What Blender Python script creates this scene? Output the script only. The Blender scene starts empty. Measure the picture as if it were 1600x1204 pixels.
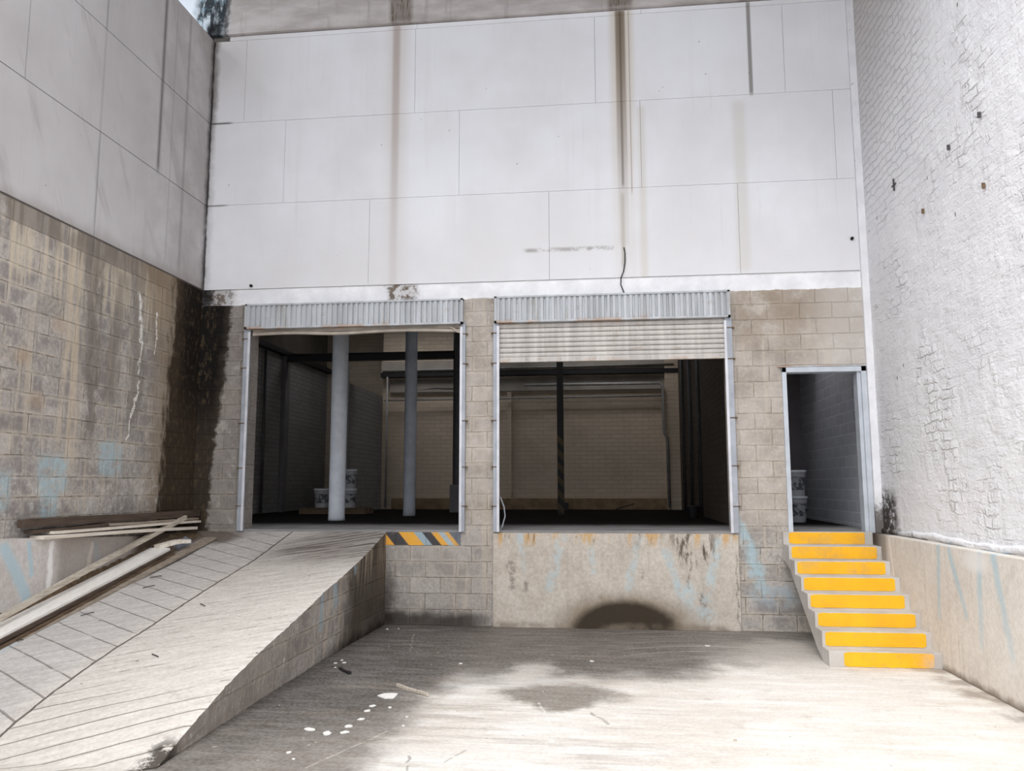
import bpy, bmesh, math, random
from mathutils import Vector, Matrix, noise as mn
random.seed(7)
sc = bpy.context.scene

# ------------------------------------------------------------------ camera, sky, exposure
F_PX, PITCH, YAW, ROLL = 1251.124, math.radians(7.163), math.radians(-6.52), math.radians(-0.109)
CAM = Vector((5.506, -10.318, 1.759))
fw = Vector((math.sin(YAW) * math.cos(PITCH), math.cos(YAW) * math.cos(PITCH), math.sin(PITCH)))
rt = Vector((math.cos(YAW), -math.sin(YAW), 0)); up = rt.cross(fw)
r2 = rt * math.cos(ROLL) + up * math.sin(ROLL); u2 = -rt * math.sin(ROLL) + up * math.cos(ROLL)
cam_data = bpy.data.cameras.new('camera'); cam = bpy.data.objects.new('camera', cam_data)
sc.collection.objects.link(cam)
cam.matrix_world = Matrix(((r2.x, u2.x, -fw.x, CAM.x), (r2.y, u2.y, -fw.y, CAM.y), (r2.z, u2.z, -fw.z, CAM.z), (0, 0, 0, 1)))
cam_data.sensor_fit = 'HORIZONTAL'; cam_data.sensor_width = 36; cam_data.lens = 36 * F_PX / 1600
cam_data.clip_end = 200
sc.camera = cam

world = bpy.data.worlds.new('overcast_sky'); sc.world = world; world.use_nodes = True
wn = world.node_tree.nodes; wl = world.node_tree.links; wn.clear()
w_out = wn.new('ShaderNodeOutputWorld'); w_bg = wn.new('ShaderNodeBackground')
w_tc = wn.new('ShaderNodeTexCoord'); w_sp = wn.new('ShaderNodeSeparateXYZ'); w_rp = wn.new('ShaderNodeValToRGB')
wl.new(w_tc.outputs['Generated'], w_sp.inputs[0]); wl.new(w_sp.outputs['Z'], w_rp.inputs[0])
w_rp.color_ramp.elements[0].position = 0.0; w_rp.color_ramp.elements[0].color = (0.60, 0.64, 0.70, 1)
w_rp.color_ramp.elements[1].position = 0.75; w_rp.color_ramp.elements[1].color = (0.955, 0.975, 1.0, 1)
wl.new(w_rp.outputs[0], w_bg.inputs[0]); w_bg.inputs[1].default_value = 1.35
wl.new(w_bg.outputs[0], w_out.inputs[0])

sun_d = bpy.data.lights.new('sun', 'SUN'); sun = bpy.data.objects.new('sun', sun_d); sc.collection.objects.link(sun)
sun_d.energy = 1.1; sun_d.angle = math.radians(50); sun_d.color = (1.0, 0.985, 0.96)
sun.rotation_euler = Vector((0.42, 0.62, -0.95)).to_track_quat('-Z', 'Y').to_euler()

sc.view_settings.view_transform = 'Standard'; sc.view_settings.look = 'None'
sc.view_settings.gamma = 1; sc.view_settings.use_curve_mapping = False
sc.view_settings.exposure = 0.92

# ------------------------------------------------------------------ helpers: meshes
def L(c):
    return tuple(((v / 255) / 12.92 if v / 255 <= 0.04045 else ((v / 255 + 0.055) / 1.055) ** 2.4) for v in c)

class MB:
    def __init__(s): s.bm = bmesh.new()
    def quad(s, *ps):
        vs = [s.bm.verts.new(p) for p in ps]; s.bm.faces.new(vs)
    def box(s, x0, x1, y0, y1, z0, z1, bev=0):
        r = bmesh.ops.create_cube(s.bm, size=1)
        for v in r['verts']:
            v.co = Vector((x0 + (v.co.x + .5) * (x1 - x0), y0 + (v.co.y + .5) * (y1 - y0), z0 + (v.co.z + .5) * (z1 - z0)))
        if bev:
            es = list({e for v in r['verts'] for e in v.link_edges})
            bmesh.ops.bevel(s.bm, geom=es, offset=bev, segments=2, affect='EDGES', profile=.6)
        return s
    def plank(s, p0, p1, w, t, roll=0.0, n=14, wob=.004, seed=0, taper=1.0):
        """bent, slightly irregular board between two points; p0 and p1 are centre points"""
        p0, p1 = Vector(p0), Vector(p1); d = (p1 - p0).normalized()
        side = d.cross(Vector((0, 0, 1))).normalized(); upv = side.cross(d).normalized()
        q = Matrix.Rotation(roll, 3, d); side = q @ side; upv = q @ upv
        rings = []
        for i in range(n + 1):
            f = i / n; c = p0.lerp(p1, f)
            k = 1 + (taper - 1) * f
            c = c + upv * wob * math.sin(f * 5 + seed) + side * wob * math.cos(f * 4 + seed * 2)
            ring = []
            for a, b in ((-1, -1), (1, -1), (1, 1), (-1, 1)):
                nz = mn.noise(Vector((f * 9 + seed, a * 3, b * 2 + seed)))
                ring.append(s.bm.verts.new(c + side * (a * w / 2 * k + nz * wob * .8) + upv * (b * t / 2 * k + nz * wob * .4)
                                           + d * (0 if 0 < i < n else mn.noise(Vector((a * 2 + seed, b * 2, i))) * w * .15)))
            rings.append(ring)
        for a, b in zip(rings, rings[1:]):
            for k in range(4): s.bm.faces.new((a[k], a[(k + 1) % 4], b[(k + 1) % 4], b[k]))
        s.bm.faces.new(rings[0][::-1]); s.bm.faces.new(rings[-1])
        return s
    def tube(s, pts, r, n=10, cap=True):
        pts = [Vector(p) for p in pts]; rings = []
        for i, p in enumerate(pts):
            d = (pts[min(i + 1, len(pts) - 1)] - pts[max(i - 1, 0)]).normalized()
            a = d.cross(Vector((0, 0, 1)) if abs(d.z) < .9 else Vector((1, 0, 0))).normalized(); b = d.cross(a)
            rr = r[i] if isinstance(r, (list, tuple)) else r
            rings.append([s.bm.verts.new(p + (a * math.cos(2 * math.pi * k / n) + b * math.sin(2 * math.pi * k / n)) * rr) for k in range(n)])
        for A, B in zip(rings, rings[1:]):
            for k in range(n): s.bm.faces.new((A[k], A[(k + 1) % n], B[(k + 1) % n], B[k]))
        if cap: s.bm.faces.new(rings[0][::-1]); s.bm.faces.new(rings[-1])
        return s
    def lathe(s, prof, c=(0, 0, 0), n=28):
        rings = [[s.bm.verts.new((c[0] + r * math.cos(2 * math.pi * k / n), c[1] + r * math.sin(2 * math.pi * k / n), c[2] + z)) for k in range(n)] for r, z in prof]
        for A, B in zip(rings, rings[1:]):
            for k in range(n): s.bm.faces.new((A[k], A[(k + 1) % n], B[(k + 1) % n], B[k]))
        s.bm.faces.new(rings[0][::-1]); s.bm.faces.new(rings[-1])
        return s
    def grid(s, f, nu, nv):
        vs = [[s.bm.verts.new(f(i / nu, j / nv)) for j in range(nv + 1)] for i in range(nu + 1)]
        for i in range(nu):
            for j in range(nv): s.bm.faces.new((vs[i][j], vs[i + 1][j], vs[i + 1][j + 1], vs[i][j + 1]))
        return s
    def slab(s, outline, z0, z1):
        a = [s.bm.verts.new((x, y, z0)) for x, y in outline]; b = [s.bm.verts.new((x, y, z1)) for x, y in outline]
        n = len(a); s.bm.faces.new(a[::-1]); s.bm.faces.new(b)
        for k in range(n): s.bm.faces.new((a[k], a[(k + 1) % n], b[(k + 1) % n], b[k]))
        return s
    def build(s, name, mat, parent=None, smooth=False):
        bmesh.ops.recalc_face_normals(s.bm, faces=s.bm.faces)
        me = bpy.data.meshes.new(name); s.bm.to_mesh(me); s.bm.free()
        if smooth:
            for p in me.polygons: p.use_smooth = True
        me.materials.append(mat)
        o = bpy.data.objects.new(name, me); sc.collection.objects.link(o)
        if parent: o.parent = parent
        return o

def tag(o, label=None, cat=None, group=None, kind=None):
    if label: o['label'] = label
    if cat: o['category'] = cat
    if group: o['group'] = group
    if kind: o['kind'] = kind
    return o
def empty(name, loc=(0, 0, 0)):
    o = bpy.data.objects.new(name, None); o.location = loc; sc.collection.objects.link(o); o.empty_display_size = .1
    return o
def part(mb, name, mat, root, smooth=False):
    """mesh given in world coordinates, parented to an Empty that stands at root.location"""
    for v in mb.bm.verts: v.co -= root.location
    return mb.build(name, mat, root, smooth)

# ------------------------------------------------------------------ helpers: node materials
class G:
    def __init__(s, name, rough=.85, spec=.25, metal=0, off=None):
        s.mat = bpy.data.materials.new(name); s.mat.use_nodes = True; s.t = s.mat.node_tree
        s.t.nodes.clear(); s.out = s.N('ShaderNodeOutputMaterial'); s.b = s.N('ShaderNodeBsdfPrincipled')
        s.t.links.new(s.b.outputs[0], s.out.inputs[0])
        s.b.inputs['Roughness'].default_value = rough; s.b.inputs['Specular IOR Level'].default_value = spec
        s.b.inputs['Metallic'].default_value = metal
        tc = s.N('ShaderNodeTexCoord'); s.P = tc.outputs['Object']
        if off: s.P = s.vm('ADD', s.P, off)
        sp = s.N('ShaderNodeSeparateXYZ'); s.t.links.new(s.P, sp.inputs[0])
        s.x, s.y, s.z = sp.outputs
        s.h = None
    def N(s, t): return s.t.nodes.new(t)
    def set(s, inp, v):
        if isinstance(v, bpy.types.NodeSocket): s.t.links.new(v, inp)
        elif isinstance(v, (tuple, list)) and len(v) == 3 and inp.type == 'RGBA': inp.default_value = (*v, 1)
        else: inp.default_value = v
    def m(s, op, a, b=0, c=0, clamp=False):
        n = s.N('ShaderNodeMath'); n.operation = op; n.use_clamp = clamp
        s.set(n.inputs[0], a); s.set(n.inputs[1], b); s.set(n.inputs[2], c); return n.outputs[0]
    def vm(s, op, a, b=(0, 0, 0)):
        n = s.N('ShaderNodeVectorMath'); n.operation = op; s.set(n.inputs[0], a); s.set(n.inputs[1], b)
        return n.outputs['Value'] if op in ('LENGTH', 'DOT_PRODUCT') else n.outputs[0]
    def vec(s, x=0, y=0, z=0):
        n = s.N('ShaderNodeCombineXYZ'); s.set(n.inputs[0], x); s.set(n.inputs[1], y); s.set(n.inputs[2], z); return n.outputs[0]
    def ss(s, v, a, b, lo=0, hi=1):
        n = s.N('ShaderNodeMapRange'); n.interpolation_type = 'SMOOTHSTEP'
        s.set(n.inputs[0], v); n.inputs[1].default_value = a; n.inputs[2].default_value = b
        n.inputs[3].default_value = lo; n.inputs[4].default_value = hi; return n.outputs[0]
    def noise(s, scale=1, det=4, ro=.55, v=None, sc3=None, off=0):
        n = s.N('ShaderNodeTexNoise'); v = s.P if v is None else v
        if sc3: v = s.vm('MULTIPLY', v, sc3)
        if off: v = s.vm('ADD', v, (off, off * 1.7, off * .6))
        s.set(n.inputs['Vector'], v); n.inputs['Scale'].default_value = scale
        n.inputs['Detail'].default_value = det; n.inputs['Roughness'].default_value = ro
        return n.outputs[0]
    def voro(s, scale, v=None):
        n = s.N('ShaderNodeTexVoronoi'); s.set(n.inputs['Vector'], s.P if v is None else v); n.inputs['Scale'].default_value = scale
        return n.outputs[0]
    def mix(s, f, a, b, mode='MIX'):
        n = s.N('ShaderNodeMix'); n.data_type = 'RGBA'; n.blend_type = mode
        s.set(n.inputs[0], f); s.set(n.inputs[6], a); s.set(n.inputs[7], b); return n.outputs[2]
    def layer(s, base, mask, col, k=1.0):
        return s.mix(s.m('MULTIPLY', mask, k) if k != 1 else mask, base, col)
    def ell(s, u, v, cu, cv, ru, rv, soft=.3):
        a = s.m('DIVIDE', s.m('SUBTRACT', u, cu), ru); b = s.m('DIVIDE', s.m('SUBTRACT', v, cv), rv)
        return s.ss(s.vm('LENGTH', s.vec(a, b, 0)), 1 - soft, 1 + soft, 1, 0)
    def rect(s, u, v, u0, u1, v0, v1, su=.03, sv=.05):
        a = s.m('SUBTRACT', s.m('ABSOLUTE', s.m('SUBTRACT', u, (u0 + u1) / 2)), (u1 - u0) / 2)
        b = s.m('SUBTRACT', s.m('ABSOLUTE', s.m('SUBTRACT', v, (v0 + v1) / 2)), (v1 - v0) / 2)
        return s.m('MULTIPLY', s.ss(a, -su, su, 1, 0), s.ss(b, -sv, sv, 1, 0))
    def seg(s, u, v, a, b, w, soft=.5):
        p = s.vec(u, v, 0); ba = (b[0] - a[0], b[1] - a[1], 0); l2 = ba[0] ** 2 + ba[1] ** 2
        pa = s.vm('SUBTRACT', p, (a[0], a[1], 0))
        h = s.m('DIVIDE', s.vm('DOT_PRODUCT', pa, ba), l2, clamp=True)
        n = s.N('ShaderNodeVectorMath'); n.operation = 'SCALE'; n.inputs[0].default_value = ba; s.set(n.inputs['Scale'], h)
        d = s.vm('LENGTH', s.vm('SUBTRACT', pa, n.outputs[0]))
        return s.ss(d, w * (1 - soft), w * (1 + soft), 1, 0)
    def mx(s, *ms):
        r = ms[0]
        for k in ms[1:]: r = s.m('MAXIMUM', r, k)
        return r
    def add_h(s, h, k=1.0):
        h = s.m('MULTIPLY', h, k); s.h = h if s.h is None else s.m('ADD', s.h, h)
    def done(s, col, dist=.01, strength=1.0, rough=None):
        s.set(s.b.inputs['Base Color'], col)
        if rough is not None: s.set(s.b.inputs['Roughness'], rough)
        if s.h is not None:
            n = s.N('ShaderNodeBump'); n.inputs['Strength'].default_value = strength; n.inputs['Distance'].default_value = dist
            s.set(n.inputs['Height'], s.h); s.t.links.new(n.outputs[0], s.b.inputs['Normal'])
        return s.mat
    def brick(s, u, v, w, h, mortar, c1, c2, cm, smooth=.3, bias=0, off=.5):
        n = s.N('ShaderNodeTexBrick'); s.set(n.inputs['Vector'], s.vec(u, v, 0))
        n.offset = off; n.squash = 1; n.inputs['Scale'].default_value = 1
        n.inputs['Brick Width'].default_value = w; n.inputs['Row Height'].default_value = h
        n.inputs['Mortar Size'].default_value = mortar; n.inputs['Mortar Smooth'].default_value = smooth; n.inputs['Bias'].default_value = bias
        s.set(n.inputs['Color1'], c1); s.set(n.inputs['Color2'], c2); s.set(n.inputs['Mortar'], cm)
        return n.outputs['Color'], n.outputs['Fac']

def simple(name, rgb, rough=.7, metal=0, var=.12, nscale=12, bump=.0, spec=.3):
    g = G(name, rough, spec, metal); c = L(rgb)
    f = g.noise(nscale, 5)
    col = g.mix(g.ss(f, .3, .7), tuple(v * (1 - var) for v in c), tuple(min(1, v * (1 + var)) for v in c))
    if bump: g.add_h(f)
    return g.done(col, bump)

# --- concrete block walls (u along the wall, v = height)
def block_material(name, uax, tone=1.0, stains=None, zoff=.06, streak=1.0, split=None, off=None):
    g = G(name, .92, .15, 0, off); u = getattr(g, uax); z = g.z
    t = lambda r, gg, b: tuple(v * tone for v in L((r, gg, b)))
    wob = g.m('MULTIPLY', g.m('SUBTRACT', g.noise(3.2, 3), .5), .022)
    wob2 = g.m('MULTIPLY', g.m('SUBTRACT', g.noise(3.7, 3, off=5), .5), .022)
    fine = g.noise(38, 5, .65)
    med = g.noise(5.5, 5, .6, off=3)
    big = g.noise(1.1, 4, .6, off=9)
    uu = g.m('ADD', u, wob)
    if split: zz = g.m('SUBTRACT', g.m('ADD', z, wob2), g.m('MULTIPLY', g.m('GREATER_THAN', z, split), zoff))
    else: zz = g.m('SUBTRACT', g.m('ADD', z, wob2), zoff)
    c, f = g.brick(uu, zz, .4, .2, .0065, t(193, 186, 180), t(158, 152, 147), t(194, 186, 176), .5)
    _, f2 = g.brick(uu, zz, .4, .2, .05, (1, 1, 1), (1, 1, 1), (0, 0, 0), 1.0)
    c = g.layer(c, g.ss(big, .52, .7), t(190, 175, 156), .35)
    grain = g.noise(24, 6, .75, off=50)
    c = g.mix(g.ss(grain, .36, .64), g.mix(.28, c, t(96, 88, 80)), g.mix(.16, c, t(236, 230, 222)))
    c = g.layer(c, g.m('MULTIPLY', g.m('SUBTRACT', 1, f2), g.ss(g.noise(2.6, 4, .6, off=14), .47, .62)), t(128, 122, 120), .6)
    c = g.layer(c, g.ss(med, .54, .74), t(216, 208, 200), .6)
    # vertical run-off streaks
    stv = g.noise(1, 5, .6, sc3=(7, 7, .45), off=2); stf = g.noise(1, 4, .6, sc3=(34, 34, 1.4), off=7)
    c = g.layer(c, g.ss(stv, .55, .68), t(208, 194, 174), .5 * streak)
    c = g.layer(c, g.ss(stf, .58, .74), t(112, 103, 94), .45 * streak)
    c = g.layer(c, g.m('MULTIPLY', f2, g.ss(g.noise(2.2, 3, off=33), .42, .6)), t(206, 194, 178), .5)
    c = g.layer(c, g.ss(fine, .6, .75), t(100, 92, 84), .4)
    c = g.layer(c, g.m('MULTIPLY', g.ss(g.noise(1, 6, .75, sc3=(14, 14, 5), off=61), .56, .66), g.ss(g.noise(1.3, 3, off=62), .45, .6)), t(226, 219, 210), .55)
    # dark, uneven joints below each course
    c = g.layer(c, g.m('MULTIPLY', f, g.ss(g.noise(7, 3, off=21), .42, .6)), t(106, 96, 86), .7)
    if stains: c = stains(g, u, z, c, t)
    fj = g.m('SUBTRACT', 1, f)
    if split: fj = g.m('MAXIMUM', fj, g.ss(z, 4.23, 4.25))
    g.add_h(fj, 1.0); g.add_h(fine, .45); g.add_h(med, .8)
    return g.done(c, .01)

def stains_left(g, u, z, c, t):
    wu = g.m('ADD', u, g.m('MULTIPLY', g.m('SUBTRACT', g.noise(3.3, 5, .65, sc3=(1, 2.4, .9)), .5), .55))
    wz = g.m('ADD', z, g.m('MULTIPLY', g.m('SUBTRACT', g.noise(2.3, 5, .65, off=4), .5), .5))
    # cream lime runs below the ledge
    run = g.m('MULTIPLY', g.noise(1, 3, .6, sc3=(12, 12, .5), off=11), g.ss(z, 2.6, 4.1))
    c = g.layer(c, g.ss(run, .4, .58), t(220, 206, 184), .7)
    bond = g.m('MULTIPLY', g.ss(z, 4.25, 4.27), g.ss(g.noise(2, 4, off=70), .3, .5))
    c = g.layer(c, bond, t(150, 142, 134), .8)
    jag = g.m('MULTIPLY', g.m('SUBTRACT', g.noise(9, 5, .7, off=71), .5), .12)
    uj = g.m('ADD', u, jag)
    c = g.layer(c, g.m('MULTIPLY', g.rect(uj, z, -2.78, -2.45, 1.9, 4.25, .06, .25), g.ss(g.noise(1, 4, .6, sc3=(10, 10, .8), off=72), .4, .6)), t(208, 192, 170), .75)
    c = g.layer(c, g.m('MULTIPLY', g.rect(uj, z, -2.38, -2.15, 2.2, 4.2, .06, .25), g.ss(g.noise(1, 4, .6, sc3=(6, 6, 3), off=73), .42, .58)), t(112, 104, 98), .7)
    c = g.layer(c, g.m('MULTIPLY', g.rect(uj, z, -2.0, -1.85, 1.6, 3.6, .06, .25), g.ss(g.noise(1, 4, .6, sc3=(8, 8, 1), off=74), .42, .58)), t(204, 190, 170), .65)
    for cu, cv in ((-3.34, 3.0), (-3.1, 2.6), (-2.85, 3.4)): c = g.layer(c, g.ell(uj, z, cu, cv, .1, .08, .7), t(184, 156, 124), .4)
    # dark course under the ledge and rain marks
    top = g.m('MULTIPLY', g.ss(z, 4.05, 4.38), g.ss(g.noise(1, 4, .6, sc3=(9, 9, 1)), .38, .6))
    c = g.layer(c, top, t(128, 118, 108), .75)
    for a, b in (((-2.42, 4.3), (-2.30, 3.0)), ((-1.85, 4.1), (-1.95, 2.8)), ((-1.55, 4.2), (-1.45, 2.6))):
        c = g.layer(c, g.seg(wu, z, a, b, .13, .8), t(122, 114, 106), .6)
    # wet brown band, then the black mould of the corner
    c = g.layer(c, g.ss(g.m('ADD', wu, g.m('MULTIPLY', g.ss(z, 3.2, 4.4), .35)), -1.35, -.8), t(142, 124, 100), .7)
    edge = g.m('ADD', g.m('ADD', wu, g.m('MULTIPLY', jag, .8)), g.m('MULTIPLY', g.ss(z, 1.4, 4.4), -.12))
    c = g.layer(c, g.ss(edge, -.92, -.74), t(48, 37, 26), .92)
    blk = g.m('MULTIPLY', g.ss(wu, -.62, -.3), g.ss(wz, 2.2, 3.4))
    c = g.layer(c, blk, t(20, 18, 18), .85)
    c = g.layer(c, g.m('MULTIPLY', g.ss(g.noise(1, 6, .75, sc3=(20, 20, 8), off=8), .52, .66), g.ss(u, -.9, -.6)), t(112, 94, 70), .6)
    c = g.layer(c, g.m('MULTIPLY', g.ss(g.noise(1, 6, .75, sc3=(26, 26, 16), off=88), .66, .7), g.ss(u, -.9, -.6)), t(190, 180, 168), .7)
    # blue paint remains
    for (a, b, d, e) in ((-3.02, -2.58, 1.72, 2.08), (-2.08, -1.66, 1.9, 2.25), (-3.6, -3.38, 1.55, 1.9), (-2.95, -2.7, 1.45, 1.75)):
        m = g.m('MULTIPLY', g.rect(u, g.m('ADD', z, g.m('MULTIPLY', g.m('SUBTRACT', med0(g), .5), .2)), a, b, d, e, .05, .06), g.ss(g.noise(9, 5, .65, off=31), .3, .6))
        c = g.layer(c, m, t(172, 196, 204), .75)
    # white lime crack
    w2 = g.m('ADD', u, g.m('MULTIPLY', g.m('SUBTRACT', g.noise(6, 3), .5), .16))
    cr = g.mx(g.seg(w2, z, (-1.47, 4.05), (-1.4, 3.5), .03, .6), g.seg(w2, z, (-1.36, 3.5), (-1.44, 3.1), .014, .5), g.seg(w2, z, (-1.4, 3.0), (-1.5, 2.62), .02, .6),
              g.seg(w2, z, (-1.5, 2.62), (-1.58, 2.3), .012, .6), g.seg(w2, z, (-1.08, 3.9), (-1.1, 3.4), .018, .7))
    c = g.layer(c, g.m('MULTIPLY', cr, g.ss(g.noise(16, 3, off=2), .35, .55)), t(240, 236, 230), .95)
    # whitish scuffs low on the wall
    c = g.layer(c, g.m('MULTIPLY', g.ss(g.noise(8, 6, .7, off=17), .5, .66), g.m('MULTIPLY', g.ss(z, 2.3, 1.5), g.ss(u, -.75, -.95))), t(214, 210, 204), .7)
    return c
def med0(g): return g.noise(5, 3, off=13)

def stains_back(g, u, z, c, t):
    wu = g.m('ADD', u, g.m('MULTIPLY', g.m('SUBTRACT', g.noise(4, 5, .65, sc3=(1, 1, 1.6)), .5), .28))
    # pier between the gates and the right pier are paler
    c = g.layer(c, g.m('MULTIPLY', g.ss(u, 1.5, 2.0), g.ss(z, 1.1, 1.4)), g.mix(g.ss(g.noise(2.4, 4), .35, .65), t(172, 160, 146), t(206, 196, 186)), .5)
    c = g.layer(c, g.m('MULTIPLY', g.m('MULTIPLY', g.ss(u, 7.1, 7.3), g.ss(z, 3.1, 4)), g.ss(g.noise(3, 4, off=6), .4, .55)), t(150, 132, 112), .55)
    c = g.layer(c, g.ss(u, 7.9, 8.5, 0, 1), t(208, 203, 198), .55)
    # left pier is damp
    c = g.layer(c, g.ss(u, 1.2, .9), t(122, 114, 108), .6)
    c = g.layer(c, g.m('MULTIPLY', g.ss(u, .7, .5), g.ss(g.noise(4.5, 5, .65, off=40), .54, .66)), t(186, 180, 172), .6)
    edge = g.m('SUBTRACT', g.m('ADD', wu, g.m('MULTIPLY', g.m('SUBTRACT', g.noise(11, 5, .7, off=71), .5), .1)), g.m('MULTIPLY', g.ss(z, 1.4, 4.4), .2))
    c = g.layer(c, g.ss(edge, .27, .2), t(48, 38, 28), .93)
    c = g.layer(c, g.m('MULTIPLY', g.ss(edge, .22, .1), g.ss(z, 2.2, 3.2)), t(19, 18, 18), .85)
    c = g.layer(c, g.m('MULTIPLY', g.ss(g.noise(1, 6, .75, sc3=(20, 20, 8), off=8), .52, .66), g.ss(u, .3, .15)), t(104, 88, 66), .6)
    # blue runs on the right pier
    for a, b in (((7.12, 1.35), (7.38, .75)), ((7.3, .75), (7.42, .5))):
        c = g.layer(c, g.m('MULTIPLY', g.seg(wu, z, a, b, .07, .6), g.ss(g.noise(9, 4), .3, .6)), t(176, 200, 208), .8)
    c = g.layer(c, g.m('MULTIPLY', g.ell(wu, z, 7.55, .42, .28, .14, .5), g.ss(g.noise(9, 4, off=3), .35, .6)), t(168, 182, 192), .7)
    # lower part under the slab: greyer, wet foot
    c = g.layer(c, g.m('MULTIPLY', g.ss(z, 1.2, 1.1), g.ss(u, 4.2, 4.0)), t(168, 160, 152), .35)
    foot = g.ss(g.m('ADD', z, g.m('MULTIPLY', g.noise(3, 4, off=12), .25)), .36, .22)
    c = g.layer(c, g.m('MULTIPLY', foot, g.ss(u, 4.3, 3.7)), t(44, 38, 33), .85)
    c = g.layer(c, g.m('MULTIPLY', g.rect(wu, z, 2.6, 2.8, 0, 1.0, .08, .1), g.ss(z, 1.0, .3)), t(48, 40, 33), .7)
    # worn warning stripes, black / yellow / bare blue
    k = g.m('ADD', u, g.m('MULTIPLY', g.m('SUBTRACT', z, 1.1), .85))
    rect = g.rect(u, z, 2.66, 3.66, 1.005, 1.3, .004, .004)
    zn = g.ss(g.noise(11, 5, .7, off=5), .3, .42)
    s = t(70, 68, 70)
    col = g.mix(g.ss(k, 2.7, 2.72), t(238, 172, 66), s)
    for e, cc in ((2.90, t(240, 176, 66)), (3.10, t(160, 180, 190)), (3.21, s), (3.33, t(236, 174, 74)), (3.42, t(176, 190, 196)), (3.50, t(226, 172, 90)), (3.56, t(110, 116, 126))):
        col = g.mix(g.ss(k, e - .012, e + .012), col, cc)
    c = g.layer(c, g.m('MULTIPLY', rect, g.m('MAXIMUM', zn, .55)), col, .95)
    # white painted band over the openings
    band = g.ss(g.m('ADD', z, g.m('MULTIPLY', g.m('SUBTRACT', g.noise(5, 4, off=2), .5), .05)), 4.235, 4.245)
    wc = g.mix(g.ss(g.noise(3, 5, .6), .35, .7), t(232, 232, 235), t(250, 250, 252))
    c = g.mix(band, c, wc)
    mot = g.ss(g.noise(9, 6, .7, off=3), .44, .56)
    c = g.layer(c, g.m('MULTIPLY', g.rect(wu, z, 2.64, 3.04, 4.24, 4.5, .05, .05), g.m('MAXIMUM', mot, .35)), t(92, 74, 52), .9)
    c = g.layer(c, g.m('MULTIPLY', g.ss(wu, .62, .3), g.m('MULTIPLY', band, g.m('MAXIMUM', mot, .5))), t(96, 80, 62), .9)
    c = g.layer(c, g.m('MULTIPLY', g.ss(wu, .22, .08), band), t(22, 20, 20), .9)
    return c

# --- painted cement panels
def panel_material(name, uax, base, dark, stains=None, streak=.35):
    g = G(name, .8, .25); u = getattr(g, uax)
    big = g.noise(.55, 4, .55); stv = g.noise(1, 5, .6, sc3=(5, 5, .25), off=3); fine = g.noise(45, 4)
    c = g.mix(g.ss(big, .3, .7), L(base), L(dark))
    c = g.layer(c, g.ss(stv, .52, .72), L(dark), streak)
    c = g.layer(c, g.ss(g.noise(1, 4, .6, sc3=(22, 22, .7), off=6), .6, .78), tuple(v * .78 for v in L(dark)), streak * .6)
    v = g.voro(2.6, g.vec(u, g.z, 0)); c = g.layer(c, g.ss(v, .02, .035, 1, 0), (.2, .18, .16), .6)
    if stains: c = stains(g, u, g.z, c)
    g.add_h(g.noise(2.2, 4), 1.0); g.add_h(fine, .12)
    return g.done(c, .006)
def stains_panels(g, u, z, c):
    brk = g.ss(g.noise(1, 5, .7, sc3=(30, 30, 3)), .3, .6)
    def vs(u0, u1, z0, z1, col, k, soft=.05, fade=0):
        nonlocal c
        m = g.rect(u, z, u0, u1, z0, z1, soft, .05)
        if fade: m = g.m('MULTIPLY', m, g.ss(z, z0, z1, fade, 1))
        c = g.layer(c, m, col, k)
    T = L
    vs(2.6, 2.86, 4.3, 8.2, T((206, 196, 188)), .55, .12, .4); vs(2.66, 2.76, 4.3, 8.2, T((160, 142, 132)), .6, .03, .25)
    vs(5.68, 5.98, 4.3, 8.2, T((206, 192, 172)), .6, .06, .2)
    vs(5.75, 5.88, 4.9, 8.2, T((128, 112, 94)), .9, .018, .12); vs(5.80, 5.83, 5.7, 8.2, T((84, 72, 60)), .6, .015)
    vs(5.925, 5.935, 5.6, 8.2, T((140, 120, 96)), .7, .01); vs(5.78, 5.83, 4.6, 5.6, T((190, 182, 172)), .7, .02)
    vs(6.02, 6.12, 4.4, 6.8, T((214, 208, 200)), .6, .04)
    vs(7.49, 7.54, 6.88, 8.2, T((112, 104, 98)), .75, .012); vs(7.26, 7.42, 4.5, 6.8, T((216, 211, 206)), .6, .05)
    m = g.m('MULTIPLY', g.rect(u, z, 4.5, 5.76, 4.84, 4.89, .05, .02), g.ss(g.noise(6, 5, .7), .42, .58)); c = g.layer(c, m, T((150, 145, 140)), .7)
    c = g.layer(c, g.m('MULTIPLY', g.ss(u, 2.2, .2), g.ss(z, 6.3, 8.2)), T((186, 180, 176)), .45)
    wu = g.m('ADD', u, g.m('MULTIPLY', g.m('SUBTRACT', g.noise(3, 6, .7), .5), .2))
    c = g.layer(c, g.m('MULTIPLY', g.ss(wu, .14, .04), g.ss(z, 6.0, 7.4, .35, 1)), T((120, 112, 106)), .8)
    c = g.layer(c, g.m('MULTIPLY', g.ss(wu, .05, .0), g.noise(5, 4)), T((40, 34, 30)), .9)
    c = g.layer(c, g.m('MULTIPLY', g.rect(u, z, -.1, .33, 6.865, 6.895, .06, .012), 1), T((70, 62, 56)), .7)
    c = g.layer(c, g.m('MULTIPLY', g.rect(u, z, -.1, .3, 5.655, 5.68, .08, .01), 1), T((90, 82, 76)), .6)
    c = g.layer(c, g.m('MULTIPLY', g.ss(g.m('ADD', u, g.m('MULTIPLY', g.m('SUBTRACT', g.noise(5, 4, .7, off=19), .5), .04)), .045, .02), g.ss(g.noise(2.5, 4, off=20), .3, .45)), T((34, 30, 28)), .9)
    return c
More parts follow.
